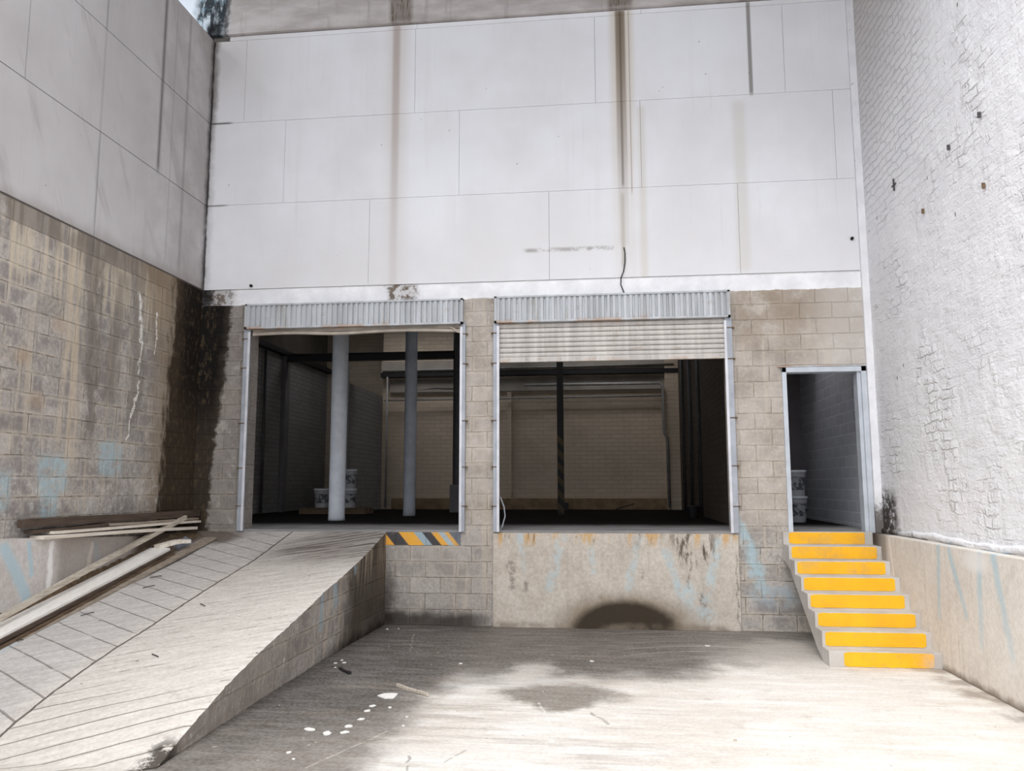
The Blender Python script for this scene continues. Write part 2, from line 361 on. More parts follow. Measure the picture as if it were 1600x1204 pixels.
def stains_left_panels(g, u, z, c):
    n = g.noise(1.6, 5, .65, off=3)
    c = g.layer(c, g.m('MULTIPLY', g.ss(u, -2.4, -.2), g.ss(n, .3, .62)), L((150, 142, 138)), .5)
    c = g.layer(c, g.ss(g.m('ADD', u, g.m('MULTIPLY', g.m('SUBTRACT', g.noise(4, 5, .7), .5), .2)), -.14, .02), L((54, 48, 46)), .85)
    for yy, k, w in ((-1.27, .75, .035), (-.67, .4, .03), (-2.43, .25, .02), (-1.0, .25, .015)):
        c = g.layer(c, g.rect(u, z, yy - w, yy + w, 4.6 if k < .5 else 5.7, 8.1, w * .8, .1), L((120, 114, 112)), k)
    # soft diagonal trowel marks
    d = g.noise(1, 4, .6, v=g.vec(g.m('MULTIPLY', g.m('ADD', u, g.m('MULTIPLY', z, .55)), 3.5), g.m('MULTIPLY', g.m('SUBTRACT', z, g.m('MULTIPLY', u, .55)), .5), 0))
    c = g.layer(c, g.ss(d, .55, .72), L((158, 152, 150)), .45)
    c = g.layer(c, g.ss(g.m('ADD', z, g.m('MULTIPLY', g.noise(2, 4), .3)), 4.78, 4.58), L((146, 138, 130)), .5)
    return c

def beam_material():
    g = G('stained_concrete_beam', .9, .15); u, z = g.x, g.z
    n = g.noise(1, 5, .6, sc3=(1.2, 1, 4)); c = g.mix(g.ss(n, .35, .65), L((178, 172, 168)), L((206, 200, 198)))
    c = g.layer(c, g.ss(g.noise(1, 5, .65, sc3=(6, 1, .6), off=2), .55, .7), L((146, 138, 134)), .5)
    mot = g.m('MAXIMUM', g.ss(g.noise(1, 6, .7, sc3=(22, 1, 3)), .42, .6), .65)
    for a, b in ((2.62, 2.94), (5.66, 5.98), (7.38, 7.52)):
        c = g.layer(c, g.m('MULTIPLY', g.rect(u, z, a, b, 8.2, 12, .04, .06), mot), L((88, 72, 52)), .9)
    # peeling white, blue and black remains at the left end
    w1 = g.m('ADD', u, g.m('MULTIPLY', g.m('SUBTRACT', g.noise(3, 5, .7), .5), .25))
    end = g.ss(w1, .3, .18)
    pc = g.mix(g.ss(g.noise(1, 6, .75, sc3=(7, 1, 2.2), off=1), .44, .56), L((58, 64, 68)), L((206, 216, 222)))
    pc = g.mix(g.ss(g.noise(4, 6, .75, off=6), .5, .62), pc, L((140, 170, 182)))
    pc = g.mix(g.ss(w1, -.2, -.32), pc, L((232, 238, 244)))
    c = g.mix(end, c, pc)
    c = g.layer(c, g.m('MULTIPLY', g.ss(g.m('ABSOLUTE', g.m('SUBTRACT', w1, .22)), .05, .02, 0, 1), 1), L((96, 92, 92)), .6)
    c = g.layer(c, g.m('MULTIPLY', g.ell(w1, z, .04, 8.25, .14, .16, .4), 1), L((30, 30, 34)), .9)
    g.add_h(n); return g.done(c, .01)

def white_brick_material():
    g = G('painted_rough_brick', .75, .25); u, z = g.y, g.z
    wob = g.m('MULTIPLY', g.m('SUBTRACT', g.noise(4.0, 5, .65), .5), .22); wob2 = g.m('MULTIPLY', g.m('SUBTRACT', g.noise(3.0, 5, .65, off=4), .5), .16)
    _, f = g.brick(g.m('ADD', u, wob), g.m('ADD', z, wob2), .3, .1, .014, (1, 1, 1), (1, 1, 1), (0, 0, 0), 1.0)
    big = g.noise(.9, 4, .6); med = g.noise(5, 6, .62, off=2); fine = g.noise(40, 4)
    amt = g.m('MULTIPLY', g.ss(g.noise(1.1, 4, off=8), .46, .62), g.ss(g.noise(5, 4, off=18), .4, .55))
    amt = g.m('MAXIMUM', amt, g.m('MULTIPLY', g.m('MULTIPLY', g.ss(u, -3.2, -1.2), g.ss(z, 4.4, 5.6)), .8))
    flaw = g.noise(1, 5, .65, v=g.vec(g.m('MULTIPLY', u, 2.6), g.m('MULTIPLY', z, 8), 0))
    fl2 = g.noise(1, 5, .65, v=g.vec(g.m('MULTIPLY', u, 5), g.m('MULTIPLY', z, 3), 3))
    c = g.mix(g.ss(big, .35, .65), L((246, 246, 249)), L((238, 238, 242)))
    c = g.layer(c, g.ss(g.m('ADD', u, g.m('MULTIPLY', g.noise(1.2, 3), .8)), -1.5, .6), L((214, 213, 216)), .5)
    c = g.layer(c, g.m('MULTIPLY', g.ss(flaw, .6, .72), g.ss(g.noise(1.3, 4, off=9), .4, .6)), L((176, 173, 172)), .5)
    c = g.layer(c, g.m('MULTIPLY', g.ss(fl2, .58, .72), g.ss(g.noise(1.1, 4, off=29), .45, .6)), L((196, 193, 192)), .5)
    c = g.layer(c, g.m('MULTIPLY', f, amt), L((178, 174, 172)), .4)
    v = g.voro(4.2, g.vec(u, g.m('MULTIPLY', z, .6), 0)); c = g.layer(c, g.m('MULTIPLY', g.ss(v, .05, .075, 1, 0), g.ss(g.noise(2, 2), .4, .5)), L((104, 98, 94)), .8)
    # warmer, darker tone high in the corner, mould at the foot
    c = g.layer(c, g.m('MULTIPLY', g.ss(z, 5.2, 8.4), g.ss(u, -2.8, -.8)), L((196, 188, 182)), .7)
    wu = g.m('ADD', u, g.m('MULTIPLY', g.m('SUBTRACT', g.noise(4, 6, .7, off=3), .5), .4)); wz = g.m('ADD', z, g.m('MULTIPLY', g.m('SUBTRACT', g.noise(5, 6, .7), .5), .25))
    c = g.layer(c, g.m('MULTIPLY', g.m('MULTIPLY', g.ss(g.noise(11, 6, .75, off=82), .38, .48), g.ss(wu, -.66, -.4)), g.ss(wz, 1.8, 1.55)), L((40, 32, 25)), .95)
    c = g.layer(c, g.m('MULTIPLY', g.ss(g.m('ADD', wz, g.m('MULTIPLY', u, -.03)), 1.3, 1.2), g.m('MAXIMUM', g.ss(wu, -1.6, -.5), g.ss(g.noise(9, 5, .7), .52, .6))), L((70, 62, 54)), .85)
    g.add_h(g.m('MULTIPLY', g.m('SUBTRACT', 1, f), g.m('MAXIMUM', amt, .08)), .4); g.add_h(med, .9); g.add_h(flaw, .9); g.add_h(fl2, .5); g.add_h(fine, .12)
    return g.done(c, .03)

def stucco_material(name, uax, base, base2, stains):
    g = G(name, .85, .2); u = getattr(g, uax)
    n = g.noise(2.2, 5, .6); c = g.mix(g.ss(n, .3, .7), L(base), L(base2))
    c = g.layer(c, g.ss(g.noise(1, 5, .6, sc3=(9, 9, .6), off=5), .52, .72), tuple(v * .75 for v in L(base2)), .5)
    c = g.layer(c, g.ss(g.noise(14, 5, .7, off=8), .62, .75), tuple(v * .55 for v in L(base2)), .4)
    gr = g.noise(26, 6, .75, off=50); c = g.mix(g.ss(gr, .36, .64), g.mix(.2, c, tuple(v * .5 for v in L(base2))), g.mix(.2, c, (.85, .83, .8)))
    c = g.layer(c, g.ss(g.noise(3.2, 6, .7, off=55), .54, .7), tuple(v * .7 for v in L(base2)), .4)
    c = stains(g, u, g.z, c)
    g.add_h(g.noise(7, 5), .6); g.add_h(g.noise(50, 3), .2)
    return g.done(c, .01)
def warped(g, u, k=.1): return g.m('ADD', u, g.m('MULTIPLY', g.m('SUBTRACT', g.noise(5, 4, .6, off=1), .5), k))
def stains_dock(g, u, z, c):
    w = warped(g, u, .12)
    for a, b, r in (((4.42, 1.15), (4.47, .7), .035), ((4.95, 1.1), (4.8, .5), .06), ((5.3, 1.1), (5.36, .7), .035), ((5.91, 1.08), (5.78, .5), .05),
                    ((6.23, 1.05), (6.42, .45), .045), ((6.9, 1.08), (6.74, .4), .055), ((7.08, 1.2), (7.2, 1.0), .05), ((6.5, .45), (6.7, .2), .12)):
        c = g.layer(c, g.m('MULTIPLY', g.seg(w, z, a, b, r, .7), g.ss(g.noise(8, 5, .7, off=3), .35, .62)), L((182, 204, 212)), .6)
    # rust under the sill
    r = g.m('MULTIPLY', g.ss(g.noise(1, 5, .65, sc3=(9, 1, 1.6), off=4), .5, .62), g.ss(g.m('ADD', z, g.m('MULTIPLY', g.noise(1, 4, .6, sc3=(14, 1, 1)), .35)), 1.12, 1.3))
    c = g.layer(c, r, L((206, 160, 92)), .75)
    d = g.m('MULTIPLY', g.ss(g.noise(1, 6, .7, sc3=(16, 1, 3.5), off=9), .48, .6), g.m('MULTIPLY', g.rect(w, z, 6.35, 6.85, .8, 1.3, .12, .1), 1))
    c = g.layer(c, d, L((72, 60, 48)), .85)
    c = g.layer(c, g.m('MULTIPLY', g.ss(g.noise(1, 6, .7, sc3=(12, 1, 3), off=2), .56, .64), g.ss(z, .95, 1.15)), L((110, 92, 72)), .7)
    for a, b, q in (((4.3, .78), (4.33, .5), .04), ((4.5, .55), (4.47, .45), .03), ((6.55, .95), (6.52, .5), .012), ((5.96, .72), (5.96, .62), .02), ((6.68, .42), (6.7, .3), .03), ((7.1, .9), (7.13, 0), .01)):
        c = g.layer(c, g.m('MULTIPLY', g.seg(g.m('ADD', w, g.m('MULTIPLY', g.m('SUBTRACT', g.noise(16, 4, .7), .5), .06)), z, a, b, q, .8), g.ss(g.noise(20, 5, .7), .35, .6)), L((96, 86, 76)), .6)
    # damp half-round mould patch at the foot
    wz = g.m('ADD', z, g.m('MULTIPLY', g.m('SUBTRACT', g.noise(7, 6, .7), .5), .07))
    c = g.layer(c, g.ell(w, wz, 5.74, -.03, .88, .44, .28), L((128, 112, 92)), .75)
    c = g.layer(c, g.ell(w, wz, 5.74, -.02, .64, .36, .15), L((52, 44, 34)), .93)
    c = g.layer(c, g.m('MULTIPLY', g.ss(wz, .1, .02), g.ss(g.noise(2, 4), .4, .6)), L((130, 118, 104)), .7)
    return c
def stains_kerb_r(g, u, z, c):
    w = warped(g, u, .08)
    for a, b, r in (((-1.98, 1.2), (-1.9, .5), .035), ((-2.22, 1.15), (-2.5, .6), .04), ((-2.84, 1.17), (-2.76, .4), .04), ((-3.09, 1.17), (-3.3, .4), .05),
                    ((-3.8, 1.2), (-3.9, .3), .05), ((-4.4, 1.2), (-4.3, .3), .05)):
        c = g.layer(c, g.m('MULTIPLY', g.seg(w, z, a, b, r, .8), g.ss(z, .1, 1.2, .35, 1)), L((172, 200, 212)), .7)
    c = g.layer(c, g.ss(w, -.62, -.42), L((120, 112, 104)), .7); c = g.layer(c, g.m('MULTIPLY', g.ss(w, -.45, -.1), g.ss(z, .9, 1.1)), L((56, 46, 38)), .9)
    c = g.layer(c, g.seg(w, z, (-.62, 1.15), (-.72, .7), .022, .7), L((240, 236, 230)), .85)
    c = g.layer(c, g.ell(w, z, -2.75, 1.1, .22, .09, .5), L((236, 234, 232)), .8)
    c = g.layer(c, g.m('MULTIPLY', g.ss(g.m('ADD', z, g.m('MULTIPLY', g.noise(4, 5, .7), .16)), .17, .08), 1), L((118, 104, 88)), .8)
    return c
def stains_kerb_l(g, u, z, c):
    w = warped(g, u, .1)
    for a, b, r in (((-3.68, 1.2), (-3.62, .8), .05), ((-3.5, 1.2), (-3.2, .75), .06), ((-3.2, 1.22), (-3.15, .95), .035), ((-2.2, 1.15), (-2.1, .95), .05)):
        c = g.layer(c, g.seg(w, z, a, b, r, .6), L((176, 204, 214)), .75)
    c = g.layer(c, g.m('MULTIPLY', g.ss(w, -2.85, -2.7), 1), L((150, 140, 132)), .7)
    c = g.layer(c, g.seg(w, z, (-2.88, 1.2), (-2.9, .78), .035, .5), L((244, 242, 240)), .95)
    c = g.layer(c, g.seg(w, z, (-2.25, 1.15), (-2.3, .9), .03, .6), L((206, 196, 186)), .7)
    c = g.layer(c, g.ss(w, -1.6, -1.35), L((64, 50, 36)), .9)
    return c

def floor_material():
    g = G('worn_concrete_yard', .75, .3); x, y = g.x, g.y
    P2 = g.vm('MULTIPLY', g.P, (1, 1, 0))
    n1 = g.noise(.9, 5, .6); n2 = g.noise(4, 6, .65, off=3); n3 = g.noise(1, 5, .65, sc3=(1.3, 6, 1), off=5); fine = g.noise(60, 4)
    c = g.mix(g.ss(n1, .3, .7), L((238, 232, 225)), L((226, 217, 207)))
    c = g.layer(c, g.ss(n3, .45, .65), L((250, 247, 243)), .7)
    c = g.layer(c, g.ss(n2, .55, .75), L((190, 178, 164)), .45)
    wx = g.m('ADD', x, g.m('MULTIPLY', g.m('SUBTRACT', g.noise(1.3, 6, .65, off=11), .5), 1.1)); wy = g.m('ADD', y, g.m('MULTIPLY', g.m('SUBTRACT', g.noise(1.6, 6, .65, off=15), .5), 1.1))
    dk, dk2 = L((84, 75, 68)), L((50, 44, 40))
    gr = L((176, 168, 160))
    c = g.layer(c, g.m('MULTIPLY', g.ss(wy, -2.3, -1.3), 1), gr, .8)
    c = g.layer(c, g.m('MULTIPLY', g.ss(wx, 4.3, 3.8), 1), L((122, 112, 104)), .9)
    c = g.layer(c, g.ell(wx, wy, 4.2, -.9, 2.5, 1.9, .3), dk, .95)
    c = g.layer(c, g.m('MULTIPLY', g.ell(wx, wy, 5.6, -1.4, 1.15, 1.15, .3), 1), dk, .9)
    c = g.layer(c, g.ss(g.m('ADD', wy, g.m('MULTIPLY', x, -.06)), -1.5, -.8), dk, .9)
    c = g.layer(c, g.ell(wx, wy, 3.1, -2.2, .95, 2.5, .4), L((60, 53, 48)), .9)
    c = g.layer(c, g.ell(wx, wy, 5.12, -3.3, .5, .34, .35), L((110, 100, 88)), .85)
    c = g.layer(c, g.ell(wx, wy, 4.75, -2.5, .22, .5, .5), L((222, 216, 208)), .7)
    c = g.layer(c, g.m('MULTIPLY', g.ss(g.m('ADD', wx, g.m('MULTIPLY', wy, .02)), 3.25, 2.85), g.ss(y, -4.4, -3.0, .5, 1)), dk2, .85)
    c = g.layer(c, g.m('MULTIPLY', g.ss(wy, -.75, -.25), g.ss(wx, 4.4, 3.6)), L((52, 45, 38)), .85)
    # sweep marks
    rr = g.vm('LENGTH', g.vm('SUBTRACT', P2, (6.6, -2.6, 0))); sw = g.noise(1, 4, .6, v=g.vec(g.m('MULTIPLY', rr, 14), 0, 0))
    c = g.layer(c, g.m('MULTIPLY', g.ss(sw, .5, .66), g.m('MULTIPLY', g.ss(y, -2.2, -1.2), g.ss(x, 5.2, 6.2))), L((204, 197, 190)), .55)
    c = g.layer(c, g.m('MULTIPLY', g.ss(g.noise(1, 5, .7, sc3=(1, 8, 1), off=2), .5, .64), g.ss(wx, 6.6, 5.4)), L((150, 138, 126)), .35)
    for a, b, w, cc, k in (((4.95, -3.5), (5.12, -4.3), .008, (240, 238, 234), .6), ((5.38, -3.75), (5.5, -4.05), .012, (140, 132, 124), .6), ((3.95, -4.3), (3.6, -5.2), .008, (206, 198, 188), .6),
                           ((3.2, -.6), (3.4, -1.6), .008, (150, 138, 124), .5), ((4.2, -4.9), (4.3, -5.35), .008, (130, 120, 110), .6), ((4.45, -5.0), (4.55, -4.75), .008, (140, 130, 120), .5)):
        c = g.layer(c, g.m('MULTIPLY', g.seg(warped(g, x, .08), warped(g, y, .08), a, b, w, .6), g.ss(g.noise(9, 3), .35, .5)), L(cc), k)
    gr = g.noise(30, 6, .75, off=50); gr2 = g.noise(1, 6, .72, sc3=(3, 11, 1), off=52)
    c = g.mix(g.ss(gr, .38, .62), g.mix(.12, c, L((90, 82, 74))), g.mix(.12, c, L((250, 246, 240))))
    c = g.mix(g.ss(gr2, .38, .62), g.mix(.08, c, L((110, 100, 90))), g.mix(.07, c, L((250, 247, 243))))
    c = g.layer(c, g.m('MULTIPLY', g.ss(wx, 8.45, 8.7), g.ss(g.noise(4, 4), .35, .6)), L((140, 126, 112)), .7)
    v = g.voro(7, P2); c = g.layer(c, g.m('MULTIPLY', g.ss(v, .05, .09, 1, 0), g.ss(g.noise(3, 2, off=5), .5, .6)), L((235, 230, 224)), .7)
    v = g.voro(9, g.vm('ADD', P2, (3, 7, 0))); c = g.layer(c, g.m('MULTIPLY', g.ss(v, .05, .09, 1, 0), g.ss(g.noise(3, 2, off=9), .5, .6)), L((96, 86, 76)), .6)
    g.add_h(n2, .6); g.add_h(fine, .25); g.add_h(n3, .4)
    rough = g.ss(y, -2.4, -.8, .8, .55)
    return g.done(c, .008, rough=rough)

def ramp_material():
    g = G('grooved_concrete_ramp', .85, .25, 0, (1.4, -2.6, 0)); x, y, z = g.x, g.y, g.z
    n1 = g.noise(1.1, 5, .6); n2 = g.noise(6, 6, .65, off=3); fine = g.noise(55, 4); br = g.noise(1, 4, .6, sc3=(20, 5, 5), off=5)
    c = g.mix(g.ss(n1, .3, .7), L((214, 206, 198)), L((200, 192, 184)))
    c = g.layer(c, g.ss(g.m('SUBTRACT', x, g.m('MULTIPLY', y, .3)), 1.9, 3.8), L((240, 233, 224)), .7)
    c = g.layer(c, g.ss(x, 1.45, 1.2), L((198, 195, 194)), .6)
    c = g.layer(c, g.ss(y, -2.6, -.3), L((186, 180, 176)), .55)
    c = g.layer(c, g.ss(n2, .56, .76), L((160, 148, 138)), .4)
    ax = g.m('ABSOLUTE', g.m('SUBTRACT', x, 1.41)); xw = g.m('ADD', x, g.m('MULTIPLY', g.m('SUBTRACT', g.noise(7, 2), .5), .03))
    main = g.ss(g.m('ABSOLUTE', g.m('SUBTRACT', xw, 1.41)), .004, .013, 1, 0)
    left = g.ss(x, 1.43, 1.39)
    k = g.m('SUBTRACT', g.m('ADD', y, g.m('MULTIPLY', g.m('SUBTRACT', g.noise(3, 2, off=7), .5), .03)), g.m('MULTIPLY', ax, .57))
    fr = g.m('PINGPONG', g.m('DIVIDE', k, .29), .5); ln = g.ss(fr, .012, .034, 1, 0)
    kr = g.m('SUBTRACT', y, g.m('MULTIPLY', ax, .56)); kr = g.m('ADD', kr, g.m('MULTIPLY', g.m('SUBTRACT', g.noise(3, 2, off=2), .5), .03))
    fr2 = g.m('PINGPONG', g.m('DIVIDE', kr, .20), .5); ln2 = g.ss(fr2, .01, .045, 1, 0)
    brk = g.m('MULTIPLY', g.ss(g.noise(3, 5, .7, off=12), .46, .6), .85); brk = g.m('MAXIMUM', brk, g.ss(y, -4.3, -4.7))
    vis = g.m('MAXIMUM', g.m('MULTIPLY', left, g.m('MAXIMUM', g.ss(g.noise(4, 3, off=6), .32, .45), .4)), g.m('MULTIPLY', g.m('SUBTRACT', 1, left), brk))
    lines = g.m('MULTIPLY', g.mix(left, ln2, ln), vis)
    gr = g.noise(28, 6, .75, off=50); gr2 = g.noise(1, 6, .72, v=g.vec(g.m('MULTIPLY', g.m('SUBTRACT', y, g.m('MULTIPLY', x, .56)), 16), g.m('MULTIPLY', x, 2.5), 0))
    c = g.mix(g.ss(gr, .38, .62), g.mix(.16, c, L((120, 108, 98))), g.mix(.12, c, L((250, 246, 240))))
    c = g.mix(g.ss(gr2, .4, .6), g.mix(.14, c, L((120, 108, 98))), g.mix(.12, c, L((250, 246, 240))))
    c = g.layer(c, lines, L((134, 122, 112)), .65); c = g.layer(c, main, L((88, 76, 68)), .9)
    # dark wet trail near the dock edge, diagonal
    wx = g.m('ADD', x, g.m('MULTIPLY', g.m('SUBTRACT', g.noise(2, 6, .65), .5), .7)); wy = g.m('ADD', y, g.m('MULTIPLY', g.m('SUBTRACT', g.noise(2.3, 6, .65, off=5), .5), .5))
    stripe = g.m('MAXIMUM', g.ss(g.noise(1, 4, .6, v=g.vec(g.m('MULTIPLY', kr, 16), ax, 0)), .4, .6), .45)
    tr = g.m('MULTIPLY', g.ell(wx, g.m('SUBTRACT', wy, g.m('MULTIPLY', ax, .35)), 2.45, -.8, .95, .72, .45), stripe)
    c = g.layer(c, tr, L((80, 69, 60)), .9)
    c = g.layer(c, g.m('MULTIPLY', g.ell(wx, wy, .3, -.25, .5, .4, .4), 1), L((86, 70, 56)), .8)
    c = g.layer(c, g.m('MULTIPLY', g.rect(warped(g, x, .1), wy, .2, .48, -4.6, -2.9, .06, .1), g.ss(n2, .35, .55)), L((196, 208, 214)), .7)
    # foot of the ramp on the right: black grime
    c = g.layer(c, g.m('MULTIPLY', g.m('MULTIPLY', g.ss(g.noise(9, 6, .75, off=81), .4, .5), g.ss(y, -4.95, -5.15)), g.ss(x, 2.48, 2.6)), L((48, 38, 30)), .9)
    v = g.voro(3.3); c = g.layer(c, g.ss(v, .03, .055, 1, 0), L((90, 78, 68)), .7)
    g.add_h(g.m('MAXIMUM', lines, main), -1.4); g.add_h(n2, .35); g.add_h(fine, .2); g.add_h(br, .25)
    return g.done(c, .008)
def ramp_side_stains(g, u, z, c, t):
    w = g.m('ADD', u, g.m('MULTIPLY', g.m('SUBTRACT', g.noise(2.5, 6, .7), .5), .7))
    c = g.layer(c, g.ss(w, -1.9, -4.5), t(156, 148, 140), .75)
    c = g.layer(c, g.ss(w, -1.9, -1.2), t(66, 56, 46), .85)
    c = g.layer(c, g.m('MULTIPLY', g.ss(w, -.55, -.2), g.ss(z, .2, .6)), t(120, 106, 92), .6)
    c = g.layer(c, g.m('MULTIPLY', g.ss(g.noise(1, 5, .6, sc3=(9, 9, .7), off=31), .5, .6), g.ss(z, .4, .9)), t(178, 164, 146), .7)
    c = g.layer(c, g.m('MULTIPLY', g.ss(g.m('ADD', z, g.m('MULTIPLY', g.noise(5, 5), .3)), .3, .12), g.ss(w, -2.6, -1.6)), t(40, 33, 27), .9)
    for a, b, r in (((-2.35, .75), (-2.3, .35), .05), ((-2.0, .8), (-1.9, .55), .06), ((-1.3, 1.0), (-1.25, .8), .04)):
        c = g.layer(c, g.seg(u, z, a, b, r, .7), t(170, 192, 204), .6)
    sc_ = g.ss(g.noise(1, 6, .8, sc3=(30, 30, 9), off=41), .55, .66)
    c = g.layer(c, g.m('MULTIPLY', sc_, g.ss(w, -1.6, -2.4)), t(236, 231, 226), .75)
    c = g.layer(c, g.ss(g.noise(1, 6, .8, sc3=(18, 18, 9), off=43), .56, .7), t(80, 72, 64), .45)
    c = g.layer(c, g.ss(w, -4.9, -5.15), t(44, 35, 27), .85)
    return c

def wood_material(name, rgb, rgb2, axis='y', grime=.4):
    g = G(name, .8, .2); s3 = (60, 2.5, 60)
    n = g.noise(1, 5, .6, sc3=s3); n2 = g.noise(2.4, 5, .6, off=3)
    c = g.mix(g.ss(n, .3, .7), L(rgb), L(rgb2)); c = g.layer(c, g.ss(n2, .5, .7), tuple(v * .5 for v in L(rgb2)), grime)
    c = g.layer(c, g.ss(g.noise(16, 4, off=5), .66, .76), L((60, 48, 38)), .5)
    g.add_h(n); return g.done(c, .003)

def galv_material(name, rgb, rust=.5, zr=None):
    g = G(name, .6, .3, .1, (0, 0, 1.2)); n = g.noise(1, 5, .6, sc3=(8, 8, .8)); c = g.mix(g.ss(n, .3, .7), L(rgb), tuple(v * .72 for v in L(rgb)))
    c = g.layer(c, g.ss(g.noise(1, 6, .7, sc3=(6, 6, 2.0), off=4), .56, .7), L((170, 160, 148)), .5)
    c = g.layer(c, g.ss(g.noise(1, 6, .7, sc3=(4, 4, 14), off=24), .6, .68), L((150, 120, 92)), .35)
    if zr:
        low = g.ss(g.m('ADD', g.z, g.m('MULTIPLY', g.noise(1, 4, .6, sc3=(7, 7, 1), off=8), .12)), zr[0] + .13, zr[0] + .04)
        c = g.layer(c, g.m('MULTIPLY', low, g.ss(g.noise(2.2, 5, .7, off=2), .45, .62)), L((176, 128, 76)), rust)
    return g.done(c)

M = {}
M['block_left'] = block_material('block_wall_left', 'y', 1.0, stains_left)
M['block_back'] = block_material('block_wall_back', 'x', 1.0, stains_back, split=1.2)
M['block_ramp'] = block_material('block_ramp_side', 'y', .95, ramp_side_stains, zoff=0, streak=1.3, off=(1.4, -2.6, 0))
M['panels'] = panel_material('white_cement_panels', 'x', (238, 239, 243), (226, 225, 227), stains_panels)
M['panels_left'] = panel_material('grey_cement_panels', 'y', (206, 203, 204), (188, 184, 184), stains_left_panels, .5)
M['beam'] = beam_material(); M['brick'] = white_brick_material()
M['dock'] = stucco_material('stained_stucco', 'x', (206, 196, 184), (190, 178, 164), stains_dock)
M['kerb_r'] = stucco_material('kerb_stucco_right', 'y', (232, 225, 216), (220, 212, 203), stains_kerb_r)
M['kerb_l'] = stucco_material('kerb_stucco_left', 'y', (214, 208, 204), (198, 190, 184), stains_kerb_l)
M['floor'] = floor_material(); M['ramp'] = ramp_material()
M['white_paint'] = simple('white_masonry_paint', (232, 232, 236), .8, 0, .05, 4, .003)
def pilaster_material():
    g = G('white_pilaster_paint', .8, .25); n = g.noise(4, 5, .6)
    c = g.mix(g.ss(n, .3, .7), L((226, 226, 230)), L((240, 240, 243)))
    zz = g.m('ADD', g.z, g.m('MULTIPLY', g.m('SUBTRACT', g.noise(14, 5, .7), .5), .6))
    c = g.layer(c, g.ss(zz, 1.62, 1.4), L((70, 58, 46)), .85)
    c = g.layer(c, g.ss(g.noise(9, 5, .7, off=4), .62, .72), L((150, 144, 138)), .5)
    g.add_h(n); return g.done(c, .004)
M['pilaster'] = pilaster_material()
M['joint'] = simple('dark_joint', (104, 98, 94), .9)
M['galv'] = galv_material('galvanised_ribbed_sheet', (206, 209, 213), .85, (3.88,))
M['slat'] = galv_material('shutter_slats', (214, 209, 204), .6, (3.36,))
M['rail'] = simple('rail_light_grey', (214, 214, 220), .5, .2, .1, 5)
M['rail2'] = simple('rail_mid_grey', (170, 174, 182), .5, .2, .12, 5)
M['frame'] = simple('door_frame_grey', (196, 202, 210), .5, .1, .08, 5)
M['bar'] = simple('shutter_bottom_bar', (196, 186, 174), .5, .2, .15, 5)
M['rubber'] = simple('black_cable', (26, 24, 24), .6)
M['wood_dark'] = wood_material('weathered_dark_wood', (98, 84, 74), (74, 62, 54))
M['wood_brown'] = wood_material('damp_brown_wood', (128, 108, 88), (86, 70, 56))
M['wood_grey'] = wood_material('grey_board', (176, 164, 150), (140, 126, 112))
M['wood_pale'] = wood_material('pale_board', (240, 232, 220), (218, 206, 190), grime=.25)
M['wood_white'] = wood_material('whitewashed_plank', (250, 247, 242), (240, 234, 226), grime=.15)
M['wood_stick'] = wood_material('raw_pole', (214, 205, 192), (178, 166, 150))
M['chip'] = simple('white_plaster', (240, 238, 234), .8, 0, .05, 20)
M['dirt'] = simple('brown_dirt', (104, 88, 70), .95, 0, .35, 18, .02)
M['steel_dark'] = simple('dark_painted_steel', (44, 42, 44), .5, .2)
M['pipe'] = simple('grey_pipe', (150, 148, 146), .5, .1)
M['pipe_dark'] = simple('dark_conduit', (74, 72, 74), .5, .1)
M['rust'] = simple('rusty_bolt', (112, 92, 72), .7, .2)

def conc(name, a, b, s=3):
    g = G(name, .85, .2); n = g.noise(s, 5, .6)
    c = g.mix(g.ss(n, .3, .7), L(a), L(b)); c = g.layer(c, g.ss(g.noise(12, 5, .7, off=4), .6, .74), tuple(v * .6 for v in L(b)), .4)
    g.add_h(n, .5); g.add_h(g.noise(40, 3), .2); return g.done(c, .006)
M['conc'] = conc('plain_concrete', (206, 202, 198), (186, 180, 174))
M['column'] = conc('pale_grey_column_paint', (226, 229, 236), (206, 209, 216), 4)
M['column2'] = conc('mid_grey_column_paint', (176, 180, 188), (160, 163, 170), 4)
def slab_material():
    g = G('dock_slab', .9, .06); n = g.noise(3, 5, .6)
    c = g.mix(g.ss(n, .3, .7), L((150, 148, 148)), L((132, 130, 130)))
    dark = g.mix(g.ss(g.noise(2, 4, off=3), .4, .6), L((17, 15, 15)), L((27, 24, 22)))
    c = g.mix(g.ss(g.m('ADD', g.y, g.m('MULTIPLY', n, .5)), .9, 2.2), c, dark)  # interior shade painted into the slab colour: near-black away from the gates
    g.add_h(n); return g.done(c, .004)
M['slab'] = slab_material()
def inner_brick(name, uax, a, b, mort, w=.3, h=.1, grime=.3):
    g = G(name, .85, .2); u = getattr(g, uax)
    c, f = g.brick(u, g.z, w, h, .006, L(a), L(b), L(mort), .4)
    c = g.layer(c, g.ss(g.noise(1.2, 5, .6), .48, .7), tuple(v * .6 for v in L(b)), grime)
    g.add_h(g.m('SUBTRACT', 1, f)); g.add_h(g.noise(12, 4), .5); return g.done(c, .006)
M['in_back'] = inner_brick('cream_painted_brick', 'x', (196, 180, 162), (188, 172, 154), (180, 163, 144))
M['in_left'] = inner_brick('grey_painted_brick', 'y', (146, 142, 140), (138, 134, 132), (112, 108, 104), .3, .1)
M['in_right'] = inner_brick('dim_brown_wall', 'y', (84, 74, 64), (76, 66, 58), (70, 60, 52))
M['in_plinth'] = simple('brown_plinth', (132, 112, 88), .9, 0, .2, 6)
M['in_grey'] = simple('grey_lintel', (150, 142, 134), .8, 0, .1, 3)
M['in_door'] = inner_brick('grey_brick_white_joints', 'y', (196, 198, 206), (186, 188, 196), (236, 238, 244), .4, .155, .1)
